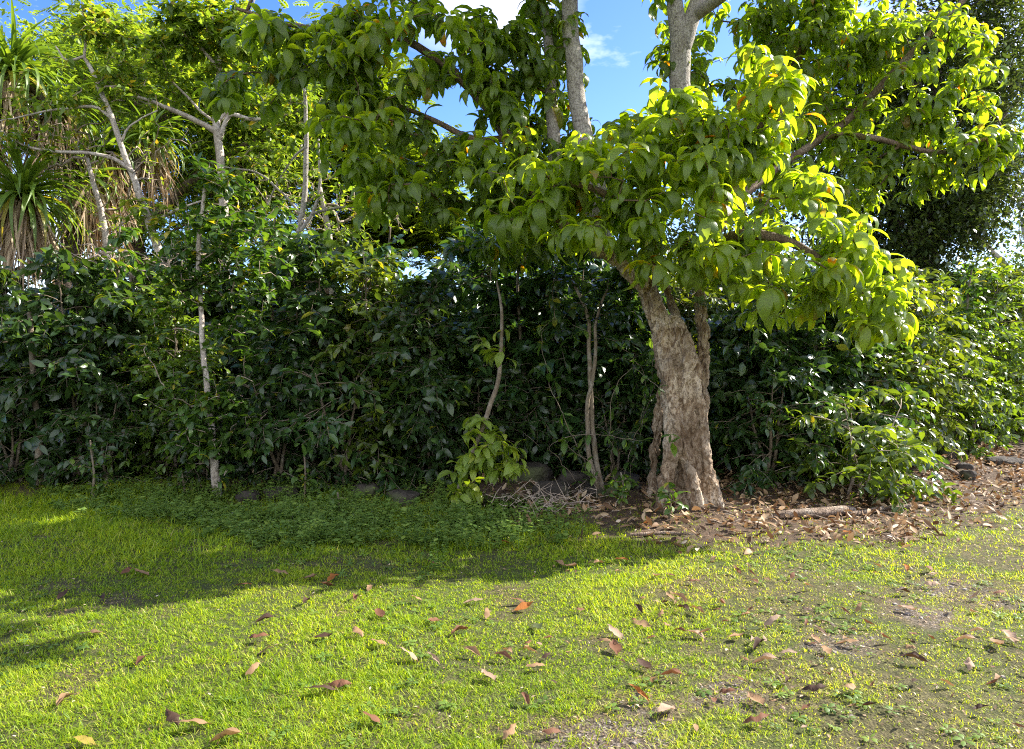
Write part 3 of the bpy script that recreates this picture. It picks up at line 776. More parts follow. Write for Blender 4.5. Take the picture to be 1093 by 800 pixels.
    m2 = MB(); tube(m2, P - off, r, 12, .5, 0, wob=.06); m2.build('limb', M['grey_bark'], root); lp.append(P[2:])
    stub = MB(); P, r = pline([(716, 172, 8.6, 8), (722, 150, 8.55, 8), (728, 125, 8.5, 6), (731, 108, 8.5, 2)], .04, .02, 5)
    tube(stub, P - off, r, 12, .5, 0, wob=.3); stub.build('broken_stub', M['pale_bark'], root)
    # --- crown
    lobes = [  # px, py, depth, rx px, ry px, r depth, clusters
        (440, 55, 8.7, 120, 72, .8, 115), (515, 150, 8.8, 70, 80, .7, 100), (560, 60, 9.1, 62, 85, .6, 92), (590, 150, 9.3, 45, 50, .5, 40), (345, 55, 8.5, 75, 40, .5, 34), (290, 50, 8.5, 40, 45, .4, 16), (440, 190, 8.5, 75, 55, .5, 45), (275, 100, 8.5, 55, 25, .4, 10),
        (385, 140, 8.5, 50, 60, .5, 30), (655, 60, 9.1, 28, 40, .5, 9), (700, 60, 9.2, 25, 70, .5, 14),
        (640, 208, 7.75, 84, 64, .5, 44), (725, 212, 7.75, 86, 94, .6, 60), (835, 262, 7.8, 102, 84, .6, 64), (915, 312, 7.9, 64, 54, .45, 36), (560, 205, 8.0, 50, 45, .4, 20), (815, 110, 7.75, 50, 60, .4, 28), (700, 130, 8.1, 60, 40, .4, 26), (770, 160, 7.8, 60, 50, .4, 34),
        (965, 75, 10.3, 105, 85, .7, 130), (990, 165, 10.0, 75, 45, .5, 62), (1060, 150, 9.9, 32, 22, .3, 14), (880, 30, 10.4, 90, 60, .6, 90),
        (800, 90, 10.6, 110, 120, .7, 150), (600, 210, 9.5, 80, 60, .5, 45), (860, 190, 10.2, 90, 60, .6, 60), (690, -75, 10, 110, 70, .8, 90), (560, -95, 9.9, 110, 60, .8, 80), (540, 245, 9.2, 60, 45, .5, 30),
        (500, -130, 8.9, 200, 110, 1.2, 150), (700, -220, 9.0, 180, 110, 1.2, 120), (780, -130, 10, 150, 90, .9, 90), (300, -90, 8.8, 90, 50, .7, 26), (560, -190, 7.3, 190, 100, .7, 110)]
    tips = []
    for px, py, y, rx, ry, rd, n in lobes:
        tips.append(blob(n, at(px, py, y), (rx * y / F, rd, ry * y / F)))
    for c, rr, n in (((3.3, 7.2, 5.9), (.8, .6, .5), 44), ((2.3, 6.8, 5.9), (.8, .6, .5), 44), ((4.2, 7.6, 6.4), (.8, .6, .55), 40)):
        tips.append(blob(n, c, rr))
    tips = np.concatenate(tips)
    # keep the two windows of sky between the upright stems open
    q = 546.5 + tips[:, 0] / tips[:, 1] * F; w = HOR - (tips[:, 2] - CAMH) / tips[:, 1] * F
    hole = ((np.abs(q - 668) < 34) & (np.abs(w - 62) < 62)) | (((q - 478) / 38) ** 2 + ((w - 120) / 28) ** 2 < 1) | (((q - 510) / 45) ** 2 + ((w + 2) / 18) ** 2 < 1) | (((q - 455) / 22) ** 2 + ((w - 112) / 16) ** 2 < 1) | (((q - 345) / 30) ** 2 + ((w - 92) / 10) ** 2 < 1)
    tips = tips[~hole | (tips[:, 1] < 7.9)]
    tw = MB(); ends = grow(tw, lp, tips, r_tip=.0045, sides=5, sag=.1, rmax=.03)
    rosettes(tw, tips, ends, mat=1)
    tw.v = [v - off.astype(np.float32) for v in tw.v]
    tw.build('crown', [M['brown_bark'], M['rosette']], root)
old_tree()

# ------------------------------------------------------------------ shrubs
def shrub_mesh(h, rad, nlat, seed, leaf=(.10, .15), low=.12, lw=.2, droop=(.3, 1.2), stems=3, spread=.35, dens=1.0):
    global R
    keepR = R; R = np.random.default_rng(seed)
    st = MB(); lf = MB(); P, D, T = [], [], []
    tops = []
    for s in range(stems):
        a = s * 2 * PI / stems + R.uniform(-.5, .5); lean = R.uniform(.15, 1) * spread
        hh = h * R.uniform(.85, 1.02)
        pts = [[R.normal(0, .05), R.normal(0, .05), -.05], [math.cos(a) * lean * .3, math.sin(a) * lean * .3, hh * .35], [math.cos(a) * lean * .75, math.sin(a) * lean * .75, hh * .7], [math.cos(a) * lean, math.sin(a) * lean, hh]]
        p, r = smooth_line(pts, [.024, .019, .012, .005], .1); p = wiggle(p, .06, seed + s)
        tube(st, p, r, 6, R.random()); tops.append(p)
    for i in range(nlat):
        p = tops[i % stems]
        t = low + (1 - low) * R.random() ** .85; b = p[min(len(p) - 1, int(t * len(p)))]
        az = R.random() * 2 * PI
        prof = rad * (.55 + .45 * math.sin(PI * min(1, max(0, (t - low) / (1 - low))) ** .8)) * R.uniform(.6, 1.1)
        if t > .85: prof *= 1.15 - (t - .85) * 3.5
        el = R.uniform(-.2, .75) + (.5 if t > .85 else 0)
        d = np.array([math.cos(az) * math.cos(el), math.sin(az) * math.cos(el), math.sin(el)])
        n = max(3, int(prof / .12)); s = np.linspace(0, 1, n + 1)
        pts = b + d * prof * s[:, None] - np.array([0, 0, 1]) * (prof * .45 * s[:, None] ** 2)
        pts = wiggle(pts, .05, seed + i)
        tube(st, pts, np.linspace(.007, .0025, n + 1), 4, R.random(), cap=False)
        side = np.array([-math.sin(az), math.cos(az), 0])
        for sub in range(3):
            if sub:
                k0 = R.integers(1, n); q = pts[k0]; dd = unit(d * .7 + side * (1 if sub == 1 else -1) * .8 + R.normal(0, .1, 3)); ln = prof * .45 * R.uniform(.6, 1.1)
                m = max(2, int(ln / .1)); ss = np.linspace(0, 1, m + 1); br = q + dd * ln * ss[:, None] - np.array([0, 0, 1]) * (ln * .3 * ss[:, None] ** 2)
                tube(st, br, np.linspace(.004, .002, m + 1), 3, R.random(), cap=False)
            else: br = pts; dd = d; m = n
            sd = unit(np.cross(dd, [0, 0, 1.0]))
            for u in np.arange(.25 if not sub else .3, 1.02, .075 / max(.2, np.linalg.norm(br[-1] - br[0])) / dens):
                k = min(m - 1, int(u * m)); c = br[k] + (br[k + 1] - br[k]) * (u * m - k if u < 1 else 1)
                for g in (1, -1):
                    P.append(c + R.normal(0, .012, 3)); D.append(sd * g * R.uniform(.4, 1.1) + dd * R.uniform(.0, 1.0) + np.array([0, 0, R.uniform(-.95, .3)]) + R.normal(0, .25, 3)); T.append(np.clip(.25 + .5 * R.random() * (t * .6 + .4) + (.3 if u > .9 and t > .5 else 0) * R.random(), 0, .95))
    P = np.array(P); D = np.array(D) + R.normal(0, .15, (len(P), 3)); T = np.array(T)
    ye = R.random(len(P)) < .006; T[ye] = 1
    L = R.uniform(*leaf, len(P))
    leaves(lf, P, D, L, L * lw * R.uniform(.85, 1.2, len(P)), R.uniform(*droop, len(P)), K=3, fold=.22, tint=T, twist=.6)
    R = keepR
    return st, lf

PROTO = {}
def make_shrub(kind, i):
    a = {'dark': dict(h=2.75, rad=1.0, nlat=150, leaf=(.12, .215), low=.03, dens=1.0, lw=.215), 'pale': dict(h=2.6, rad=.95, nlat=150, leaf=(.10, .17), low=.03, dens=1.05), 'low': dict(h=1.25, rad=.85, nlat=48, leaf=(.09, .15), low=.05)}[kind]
    st, lf = shrub_mesh(seed=200 + i * 13 + len(kind), **a)
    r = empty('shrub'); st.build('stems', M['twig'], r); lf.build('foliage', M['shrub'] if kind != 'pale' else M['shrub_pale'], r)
    return r

def shrubs():
    rows = [  # x, y, kind, height scale, label
        (-7.0, 10.0, 'dark', 1.0, 'dark glossy shrub at the far end of the shaded row'),
        (-5.55, 9.95, 'dark', 1.0, 'shaded glossy shrub with a thin bent stem below the hanging dead strap leaves'),
        (-4.5, 10.15, 'pale', .92, 'shaded glossy shrub between the thin bent stem and the yellow-flecked sapling'),
        (-2.55, 10.1, 'dark', 1.06, 'shaded glossy shrub directly behind the yellow-flecked sapling'),
        (-1.75, 9.95, 'pale', 1.04, 'shaded shrub just past the yellow-flecked sapling with sky above it'),
        (-1.05, 9.65, 'dark', .88, 'full dark shrub hanging low over the weeds beside the drooping bright sprout'),
        (-.2, 10.5, 'dark', 1.16, 'dark shrub set back behind the drooping bright sprout'),
        (.75, 10.6, 'dark', 1.12, 'dark shrub in deep shade behind the bare double stem'),
        (1.6, 10.4, 'dark', .98, 'dark shrub right behind the old trunk'),
        (3.15, 10.15, 'dark', .98, 'glinting shrub standing against the sunny flank of the old trunk'),
        (4.1, 10.6, 'dark', 1.02, 'sunlit shrub with brown stems, next but one to the old trunk'),
        (4.95, 11.0, 'pale', .98, 'sunlit shrub behind the low drooping shrub'),
        (5.8, 11.8, 'pale', 1.16, 'sunlit yellow-green shrub just past the low drooping shrub'),
        (6.7, 12.7, 'pale', 1.05, 'sunlit dense shrub above the grey rocks'),
        (7.6, 13.3, 'pale', .9, 'sunlit low-skirted shrub where the row meets the open grass'),
        (8.9, 14.6, 'pale', 1.2, 'sunlit shrub toward the receding end of the row'),
        (10.4, 16.2, 'pale', 1.3, 'sunlit shrub at the very receding end of the row'),
    ]
    back = [(-8, 12.2), (-6.5, 12), (-5, 12.1), (-3.6, 11.9), (-2.4, 12.2), (-1.1, 12), (.2, 12.4), (1.4, 12.2), (2.6, 11.9), (3.8, 12.2), (4.9, 12.9), (6.1, 13.8), (7.3, 15), (8.6, 16.2), (10.2, 16.8),
            (-7.2, 14.2), (-4.2, 14.3), (11.8, 17.6), (9.4, 18.6), (12.8, 19.6), (13.6, 18), (-1.6, 14.2), (.9, 14.4), (3.1, 14.2), (5.2, 15.2)]
    P = {('dark', i): make_shrub('dark', i) for i in range(3)}
    P.update({('pale', i): make_shrub('pale', i) for i in range(3)})
    used = set(); k = 0
    def put(x, y, kind, s, lab, grp):
        nonlocal k
        key = (kind, k % 3); k += 1
        rz = R.uniform(0, 2 * PI)
        loc = (x, y, float(gz(x, y)))
        if key not in used:
            used.add(key); r = P[key]; r.location = loc; r.rotation_euler = (0, 0, rz); r.scale = (s, s, s)
        else: r = dup(P[key], loc, rz, (s, s, s))
        tag(r, lab, 'shrub', grp)
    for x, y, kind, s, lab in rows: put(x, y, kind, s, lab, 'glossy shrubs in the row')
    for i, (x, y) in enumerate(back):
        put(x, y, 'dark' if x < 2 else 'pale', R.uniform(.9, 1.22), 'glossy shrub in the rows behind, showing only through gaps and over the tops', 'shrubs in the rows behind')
    lows = [(-6.3, 9.75, 'leafy low shrub at the far end, under the shaded row'), (-5.0, 9.6, 'leafy low shrub just past the thin bent stem'), (-3.9, 9.75, 'leafy low shrub short of the yellow-flecked sapling'), (-2.9, 9.55, 'leafy low shrub beside the yellow-flecked sapling'), (-2.1, 9.5, 'low shrub between the sapling and the full dark shrub'),
            (-.35, 9.9, 'low dark shrub behind the drooping bright sprout'), (.45, 10.2, 'low dark shrub behind the rocks and double stem'), (1.3, 9.9, 'low dark shrub beside the wiry stems'), (3.2, 9.6, 'low shrub under the glinting shrub'), (4.9, 10.6, 'low shrub behind the drooping low shrub')]
    L0 = make_shrub('low', 0)
    for i, (x, y, lab) in enumerate(lows):
        loc = (x, y, float(gz(x, y))); rz = R.uniform(0, 6.28); q = R.uniform(.9, 1.25)
        if i == 0: r = L0; r.location = loc; r.rotation_euler = (0, 0, rz); r.scale = (q, q, q)
        else: r = dup(L0, loc, rz, (q, q, q))
        tag(r, lab, 'shrub', 'low shrubs filling the bed')
    st, lf = shrub_mesh(h=1.15, rad=1.25, nlat=46, seed=901, leaf=(.12, .19), low=.1, stems=3, spread=.6, droop=(.5, 1.4))
    r = empty('shrub', (*on_ground(930, 545)[:2], .05)); st.build('stems', M['dry_twig'], r); lf.build('foliage', M['shrub_pale'], r)
    g = on_ground(945, 535); r.location = (g[0] - .15, g[1] + .35, float(gz(g[0], g[1])))
    tag(r, 'low sunlit shrub drooping long leaves over the leaf litter', 'shrub')
shrubs()

# ------------------------------------------------------------------ slender young trees
def young_tree(name, label, cat, stem, tips_lobes, bark, leafm, L=(.1, .16), nleaf=(5, 9), wl=.24, A=(.4, 1.3), extra=(), dens_tint=0., r_tip=.003, K=4, spread=.10, yellow=.02):
    P, r = pline(stem, .07, .03, len(label))
    base = P[0].copy(); base[2] = float(gz(base[0], base[1])) - .02
    root = empty(name, base); tag(root, label, cat)
    tb = MB(); tube(tb, P - base, r, 9, .5, 0, wob=.08); limbs = [P[2:]]
    tb.build('trunk', bark, root)
    for i, e in enumerate(extra):
        q, rr = pline(e, .07, .05, i + 31); m2 = MB(); tube(m2, q - base, rr, 7, .5, 0, wob=.06); m2.build('branch', bark, root); limbs.append(q)
    tips = []
    for px, py, y, rx, ry, rd, n in tips_lobes: tips.append(blob(n, at(px, py, y), (rx * y / F, rd, ry * y / F), .1))
    tips = np.concatenate(tips)
    tips = tips[tips[:, 2] > .12]
    tw = MB(); ends = grow(tw, limbs, tips, r_tip=r_tip, sides=4, sag=.08, step=.2, rmax=.02)
    n = R.integers(nleaf[0], nleaf[1], len(tips)); idx = np.repeat(np.arange(len(tips)), n); m = len(idx)
    e = ends[idx]
    back = R.random(m)[:, None]
    PP = tips[idx] - e * back * spread * 2
    a = unit(R.normal(0, 1, (m, 3)) * np.array([1, 1, .35])); D = unit(a + .5 * e)
    T = np.clip(R.normal(.42, .2, m) + dens_tint, 0, .88); T = np.where(R.random(m) < yellow, R.uniform(.94, 1, m), T)
    LL = R.uniform(*L, m)
    mb = tw; leaves(mb, PP, D, LL, LL * wl * R.uniform(.85, 1.15, m), R.uniform(*A, m), K=K, fold=.15, tint=T, twist=.3, mat=1)
    mb.v = [v - base.astype(np.float32) for v in mb.v]; mb.build('crown', [M['twig'] if bark is not M['pale_bark'] else M['dry_twig'], leafm], root)
    return root

young_tree('young_tree', 'slender sapling with pale trunk foot and yellow-flecked leaves before the shaded shrubs', 'sapling',
           [(233, 562, 9.0, 5.6), (231, 530, 9.0, 5), (227, 480, 9.0, 4), (222, 420, 9.0, 3.2), (216, 360, 9.0, 2.8), (213, 300, 9.0, 2.4), (215, 240, 9.0, 2.6), (220, 190, 9.0, 1.6)],
           [(240, 240, 9.0, 65, 50, .5, 100), (265, 290, 9.0, 60, 35, .4, 50), (200, 280, 9.0, 50, 50, .4, 60), (230, 190, 9.0, 32, 28, .3, 22), (225, 460, 8.85, 58, 55, .35, 95), (170, 420, 8.8, 32, 26, .25, 10), (160, 355, 8.9, 22, 45, .3, 12), (260, 350, 9.0, 50, 40, .4, 26), (245, 420, 9, 50, 40, .3, 22)],
           M['pale_bark'], M['sapling'], yellow=.045)
young_tree('young_tree', 'leaning sprout with drooping pale green leaves over the dark bed', 'sapling',
           [(478, 560, 8.5, 2.2), (492, 520, 8.5, 2.3), (510, 470, 8.45, 2.5), (524, 430, 8.5, 2.6), (534, 395, 8.6, 2.3), (536, 340, 8.8, 1.8), (530, 300, 9.0, 1)],
           [(505, 495, 8.3, 30, 18, .2, 13), (530, 485, 8.25, 28, 22, .2, 14), (520, 450, 8.4, 30, 22, .2, 10), (500, 525, 8.4, 22, 14, .2, 8), (548, 495, 8.2, 12, 12, .1, 6), (520, 365, 8.7, 20, 16, .2, 5)],
           M['twig'], M['bright'], L=(.16, .24), nleaf=(4, 7), wl=.2, A=(1.2, 2.0), dens_tint=.1)
young_tree('young_tree', 'bare pale double stem leaning beside the dark rocks', 'sapling',
           [(650, 548, 8.9, 3.6), (640, 515, 8.9, 3.2), (634, 470, 8.9, 2.9), (631, 420, 8.9, 2.6), (629, 370, 8.9, 2.3), (626, 335, 8.95, 2), (610, 300, 9.1, 1.6)],
           [(610, 310, 9.1, 45, 35, .4, 22), (650, 350, 9, 35, 25, .3, 9), (590, 350, 9, 30, 30, .3, 8)],
           M['twig'], M['shrub'], L=(.11, .17), nleaf=(4, 8), extra=[[(645, 546, 8.83, 3), (634, 505, 8.84, 2.7), (628, 450, 8.86, 2.4), (633, 400, 8.88, 2.1), (636, 350, 8.9, 1.7), (650, 310, 9, 1.2)]])
young_tree('young_tree', 'thin bent stem with reddish foot in the shaded shrub row', 'sapling',
           [(40, 545, 9.6, 6), (41, 510, 9.6, 5), (42, 470, 9.6, 3.4), (36, 420, 9.6, 2.8), (35, 370, 9.4, 3), (30, 330, 9.5, 2)],
           [(40, 350, 9.4, 50, 35, .4, 22), (30, 400, 9.4, 35, 25, .3, 8)], M['twig'], M['shrub'], L=(.11, .16))
for lab, px, py, y, h in (('small seedling with light green leaves beneath the long shaded shrub row', 97, 540, 8.9, 70), ('small seedling with broad leaves growing past the sapling foot', 325, 545, 8.9, 60), ('weedy seedling standing at the weed edge under the full dark shrub', 360, 560, 8.3, 34),
                          ('seedling with yellow leaf at the foot of the shaded shrubs', 195, 548, 9.0, 45), ('glossy-leaved seedling climbing beside the old trunk foot', 664, 545, 8.35, 40), ('leafy seedling tight against the front of the old trunk', 715, 560, 7.85, 42)):
    young_tree('seedling', lab, 'seedling', [(px, py + 6, y, 1.6), (px + 2, py - h * .5, y, 1.2), (px - 1, py - h, y, .8)],
               [(px, py - h * .75, y, h * .38, h * .3, .18, 9), (px + 4, py - h * .35, y, h * .3, h * .2, .15, 5)], M['twig'], M['sapling'], L=(.07, .12), nleaf=(4, 7), dens_tint=.12)

for lab, px, py0, y, top, w, lm in (('tall thin sapling rising over the shaded shrub tops, behind the leaning pale limbs', 128, 545, 10.4, 235, 38, 'sapling'), ('tall thin sapling rising between the yellow-flecked sapling and the low sky gap', 292, 545, 10.2, 225, 36, 'sapling'),
                           ('tall dark sapling rising from the full dark shrub into the old crown', 415, 545, 10.4, 235, 40, 'shrub'), ('tall dark sapling beneath the old crown, past the drooping sprout', 555, 545, 10.2, 240, 42, 'shrub'),
                           ('dark sapling standing behind the old trunk fork', 675, 545, 10.2, 265, 40, 'shrub'), ('sunlit tall sapling above the low drooping shrub', 945, 520, 11.4, 268, 36, 'sapling'), ('sunlit tall sapling above the grey rocks', 1035, 510, 13.2, 275, 30, 'sapling')):
    h = py0 - top
    young_tree('young_tree', lab, 'sapling', [(px, py0, y, 2.6), (px + 5, py0 - h * .4, y, 2.2), (px - 3, py0 - h * .75, y, 1.6), (px + 2, top + 8, y, .9)],
               [(px, top + h * .12, y, w, h * .14, .4, 24), (px + 6, top + h * .32, y, w * 1.2, h * .14, .45, 26), (px - 4, top + h * .55, y, w * 1.1, h * .15, .4, 16)], M['twig'], M[lm], L=(.09, .19), nleaf=(5, 9), A=(.5, 1.8))

# wiry arching stems between the rocks and the old trunk
def wiry():
    base = np.array([.95, 9.0, float(gz(.95, 9.0))])
    root = empty('wiry_bush', base); tag(root, 'wiry bush of thin arching stems between double stem and old trunk', 'bush')
    st = MB(); tips = []
    arcs = [[(640, 540, 9, 1.4), (612, 470, 8.9, 1.2), (585, 400, 8.9, 1), (575, 350, 8.9, .7)], [(655, 540, 9, 1.4), (652, 460, 8.8, 1.2), (668, 400, 8.6, 1), (700, 420, 8.1, .8), (716, 470, 8.0, .6)],
            [(640, 540, 9, 1.3), (590, 480, 8.8, 1.1), (625, 467, 8.7, 1), (685, 472, 8.4, .6)], [(660, 545, 8.9, 1.2), (620, 490, 8.6, 1), (600, 470, 8.5, .6)],
            [(650, 545, 9, 1.3), (690, 420, 9.2, 1), (660, 370, 9, .8), (610, 350, 8.9, .6)], [(660, 545, 9.1, 1.3), (690, 440, 9.3, 1), (700, 360, 9.2, .8), (690, 330, 9.1, .6)]]
    P, D = [], []
    for i, a in enumerate(arcs):
        p, r = pline(a, .05, .03, i); p = wiggle(wiggle(p, .09, 40 + i), .0, 1) + (np.stack([fbm(p * 6 + k, 140 + i, 2) for k in range(3)], -1) - .5) * .1; tube(st, p - base, r * .36, 5, .8)
        for k in range(6, len(p) - 1, 4):
            if R.random() < .9:
                for g in range(3): P.append(p[k] - base); D.append(unit(p[k + 1] - p[k]) * .4 + R.normal(0, .6, 3))
        for g in range(4): P.append(p[-1] - base); D.append(R.normal(0, .7, 3))
    st.build('stems', M['twig'], root)
    lf = MB(); n = len(P); L = R.uniform(.09, .18, n); leaves(lf, P, D, L, L * .24, R.uniform(.5, 1.4, n), K=3, tint=R.uniform(.2, .85, n)); lf.build('foliage', M['sapling'], root)
wiry()

# ------------------------------------------------------------------ background trees
young_tree('pale_tree', 'pale-barked tree with forked bare limbs rising above the shaded shrubs', 'tree',
           [(243, 400, 13, 4.76), (240, 240, 13, 4.76), (237, 180, 13, 4.42), (232, 145, 13, 4.08), (234, 100, 13, 3.40), (236, 60, 13, 2.72), (228, 20, 13, 2.04), (222, -30, 13, 1.36)],
           [(240, 40, 13, 55, 40, .9, 130), (190, 55, 13, 55, 35, .8, 70), (280, 60, 13.2, 35, 35, .8, 50), (150, 90, 12.8, 50, 45, .8, 50), (290, 150, 13, 45, 35, .6, 40), (215, 20, 13, 40, 30, .7, 60), (320, 110, 13.2, 30, 30, .5, 30)],
           M['pale_bark'], M['airy'], L=(.12, .2), nleaf=(9, 15), wl=.25, r_tip=.004, K=2, yellow=.05,
           extra=[[(233, 142, 13, 3.40), (210, 128, 12.9, 2.86), (180, 117, 12.8, 2.45), (160, 108, 12.7, 1.70), (120, 95, 12.6, 1.09)], [(236, 150, 13, 2.72), (246, 124, 13, 2.31), (270, 128, 13, 2.18), (300, 124, 13.1, 1.77), (325, 118, 13.2, 1.09)], [(233, 130, 13, 2.04), (250, 112, 13, 1.77), (260, 90, 13, 1.36), (263, 60, 13, 0.82)],
                  [(228, 130, 13, 1.50), (205, 108, 13, 1.36), (185, 90, 13, 0.95)], [(234, 75, 13, 2.04), (215, 50, 12.9, 1.77), (198, 15, 12.9, 1.22), (190, -20, 12.9, 0.82)], [(240, 60, 13, 1.36), (260, 35, 13, 1.09), (275, 0, 13, 0.68)]])
young_tree('leaning_tree', 'pale leaning tree with crooked limbs beside the hanging dead strap leaves', 'tree',
           [(205, 400, 12.2, 5.10), (180, 300, 12.2, 4.42), (163, 245, 12.2, 4.08), (152, 215, 12.2, 3.74), (138, 175, 12.1, 3.06), (122, 130, 12, 2.72), (104, 85, 12, 2.31), (92, 62, 12, 1.70)],
           [(110, 30, 12, 40, 35, .6, 40), (60, 110, 12, 60, 40, .7, 36), (130, 90, 12, 40, 40, .5, 40), (160, 230, 12, 40, 30, .5, 22), (40, 150, 11.8, 45, 25, .5, 18), (100, 20, 12, 12, 35, .3, 20), (120, 280, 12, 70, 15, .4, 14)],
           M['pale_bark'], M['airy'], L=(.11, .2), nleaf=(8, 13), wl=.23, r_tip=.004, K=2, yellow=.1,
           extra=[[(142, 185, 12.1, 2.38), (115, 168, 12, 2.04), (60, 163, 11.9, 1.63), (20, 152, 11.8, 1.09), (-30, 120, 11.7, 0.68)], [(122, 130, 12, 2.04), (100, 115, 12, 1.63), (60, 118, 11.9, 1.22), (0, 130, 11.8, 0.68)], [(92, 62, 12, 1.63), (72, 66, 12, 1.09), (60, 50, 12, 0.68)], [(92, 64, 12, 1.50), (94, 40, 12, 1.09), (88, -10, 12, 0.68)],
                  [(160, 240, 12.2, 2.04), (190, 225, 12.2, 1.50), (215, 215, 12.2, 0.95)], [(130, 150, 12, 1.36), (140, 135, 12, 1.09), (170, 120, 12, 0.68)]])
young_tree('thin_tree', 'thin dark-stemmed tree with many bare twigs in front of the feathery tree', 'tree',
           [(300, 400, 12.5, 4.08), (308, 300, 12.5, 3.74), (318, 250, 12.5, 3.26), (326, 200, 12.5, 2.86), (327, 150, 12.5, 2.45), (326, 100, 12.5, 1.77), (322, 60, 12.5, 1.09)],
           [(325, 110, 12.5, 45, 45, .6, 30), (370, 200, 12.5, 40, 45, .6, 26), (280, 190, 12.6, 50, 35, .6, 34), (350, 260, 12.4, 60, 25, .6, 36), (400, 235, 12.5, 40, 20, .5, 16), (290, 250, 12.4, 40, 25, .5, 18)],
           M['grey_bark'], M['airy'], L=(.10, .17), nleaf=(5, 9), wl=.23, r_tip=.004, K=2,
           extra=[[(318, 250, 12.5, 2.31), (335, 228, 12.5, 2.04), (342, 200, 12.5, 1.63), (340, 150, 12.4, 1.09)], [(335, 228, 12.5, 1.77), (370, 222, 12.5, 1.36), (420, 225, 12.5, 0.82)], [(322, 230, 12.5, 1.63), (300, 205, 12.6, 1.36), (275, 185, 12.7, 1.09), (235, 178, 12.7, 0.68)], [(326, 160, 12.5, 1.36), (310, 175, 12.6, 1.22), (290, 210, 12.7, 0.95), (284, 230, 12.7, 0.68)], [(310, 290, 12.5, 1.63), (340, 282, 12.4, 1.22), (390, 285, 12.3, 0.68)]])

def fronds(mb, C, Dd, length, nl, leaflet, wid, tint, droop=.5, mat=0):
    """pinnate fronds: leaflets as single quads on both sides of a drooping rachis"""
    n = len(C); Dd = unit(Dd); up = np.tile([0, 0, 1.0], (n, 1)) + R.normal(0, .25, (n, 3))
    up = unit(up - (up * Dd).sum(1, keepdims=True) * Dd); S = np.cross(Dd, up)
    t = np.linspace(.12, 1, nl)
    pos = C[:, None] + length[:, None, None] * (t[None, :, None] * Dd[:, None] - droop * .5 * t[None, :, None] ** 2 * np.array([0, 0, 1.0]))
    for g in (1, -1):
        d = S[:, None] * g + .35 * Dd[:, None] + R.normal(0, .12, (n, nl, 3))
        taper = (.45 + .55 * np.sin(PI * np.clip(t * .9 + .08, 0, 1)))[None]
        q = (pos.reshape(-1, 3), d.reshape(-1, 3), (leaflet * taper * np.ones((n, 1))).ravel(), (wid * np.ones((n, nl))).ravel())
        leaves(mb, q[0], q[1], q[2], q[3], R.uniform(.1, .7, n * nl), K=1 if nl > 14 else 2, prof='ell', flat=True, tint=np.repeat(tint, nl), N=np.repeat(up, nl, 0), mat=mat) if nl <= 14 else quadleaf(mb, q, np.repeat(up, nl, 0), np.repeat(tint, nl), mat)

def quadleaf(mb, q, N, tint, mat=0):
    P, D, L, W = q; D = unit(D); S = unit(np.cross(D, N))
    V = np.stack([P, P + D * (L * .45)[:, None] + S * W[:, None], P + D * L[:, None] - N * (L * .15)[:, None], P + D * (L * .45)[:, None] - S * W[:, None]], 1)
    n = len(P); A = np.zeros((n, 4, 3)); A[..., 2] = tint[:, None]; A[:, :, 1] = [0, .45, 1, .45]; A[:, 1, 0] = 1; A[:, 3, 0] = -1
    mb.add(V.reshape(-1, 3), np.arange(n * 4).reshape(-1, 4), A.reshape(-1, 3), mat)

def big_tree(name, label, stem, extra, lobes, bark, leafm, kind='small', leaf=(.07, .11), per=26, wl=.25, rt=.008, seed=0, spread=.3, tint0=0.):
    P, r = pline(stem, .2, .1, seed)
    base = P[0].copy(); base[2] = 0
    root = empty(name, base); tag(root, label, 'tree')
    tb = MB(); tube(tb, P - base, r, 12, .5, 0, wob=.1); tb.build('trunk', bark, root); limbs = [P[3:]]
    for i, e in enumerate(extra):
        q, rr = pline(e, .2, .1, seed + i + 1); m2 = MB(); tube(m2, q - base, rr, 8, .5, 0, wob=.08); m2.build('limb', bark, root); limbs.append(q)
    tips = np.concatenate([blob(n, at(px, py, y), (rx * y / F, rd, ry * y / F), .3) for px, py, y, rx, ry, rd, n in lobes])
    tw = MB(); ends = grow(tw, limbs, tips, r_tip=rt, sides=4, sag=.1, step=.6, rmax=.09)
    mb = tw
    if kind == 'feather':
        idx = np.repeat(np.arange(len(tips)), per); m = len(idx)
        C = tips[idx] + R.normal(0, 1, (m, 3)) * np.array([spread, spread, spread * .75])
        a = R.random(m) * 2 * PI; D = np.stack([np.cos(a), np.sin(a), R.uniform(-.5, .7, m)], -1)
        fronds(mb, C, D, R.uniform(.25, .42, m), 16, .1, .017, np.clip(R.normal(.45, .2, m) + np.repeat(R.normal(0, .15, len(tips)), per), 0, 1), mat=1)
    else:
        idx = np.repeat(np.arange(len(tips)), per); m = len(idx)
        C = tips[idx] + R.normal(0, 1, (m, 3)) * spread * np.array([1, 1, .7])
        D = unit(R.normal(0, 1, (m, 3)) * np.array([1, 1, .6])); L = R.uniform(*leaf, m)
        leaves(mb, C, D, L, L * wl, R.uniform(.2, 1, m), K=2, prof='ell', flat=True, tint=np.clip(R.normal(.42, .2, m) + np.repeat(R.normal(0, .12, len(tips)), per) + tint0, 0, .97), mat=1)
    mb.v = [v - base.astype(np.float32) for v in mb.v]; mb.build('crown', [bark, leafm], root)
    return root

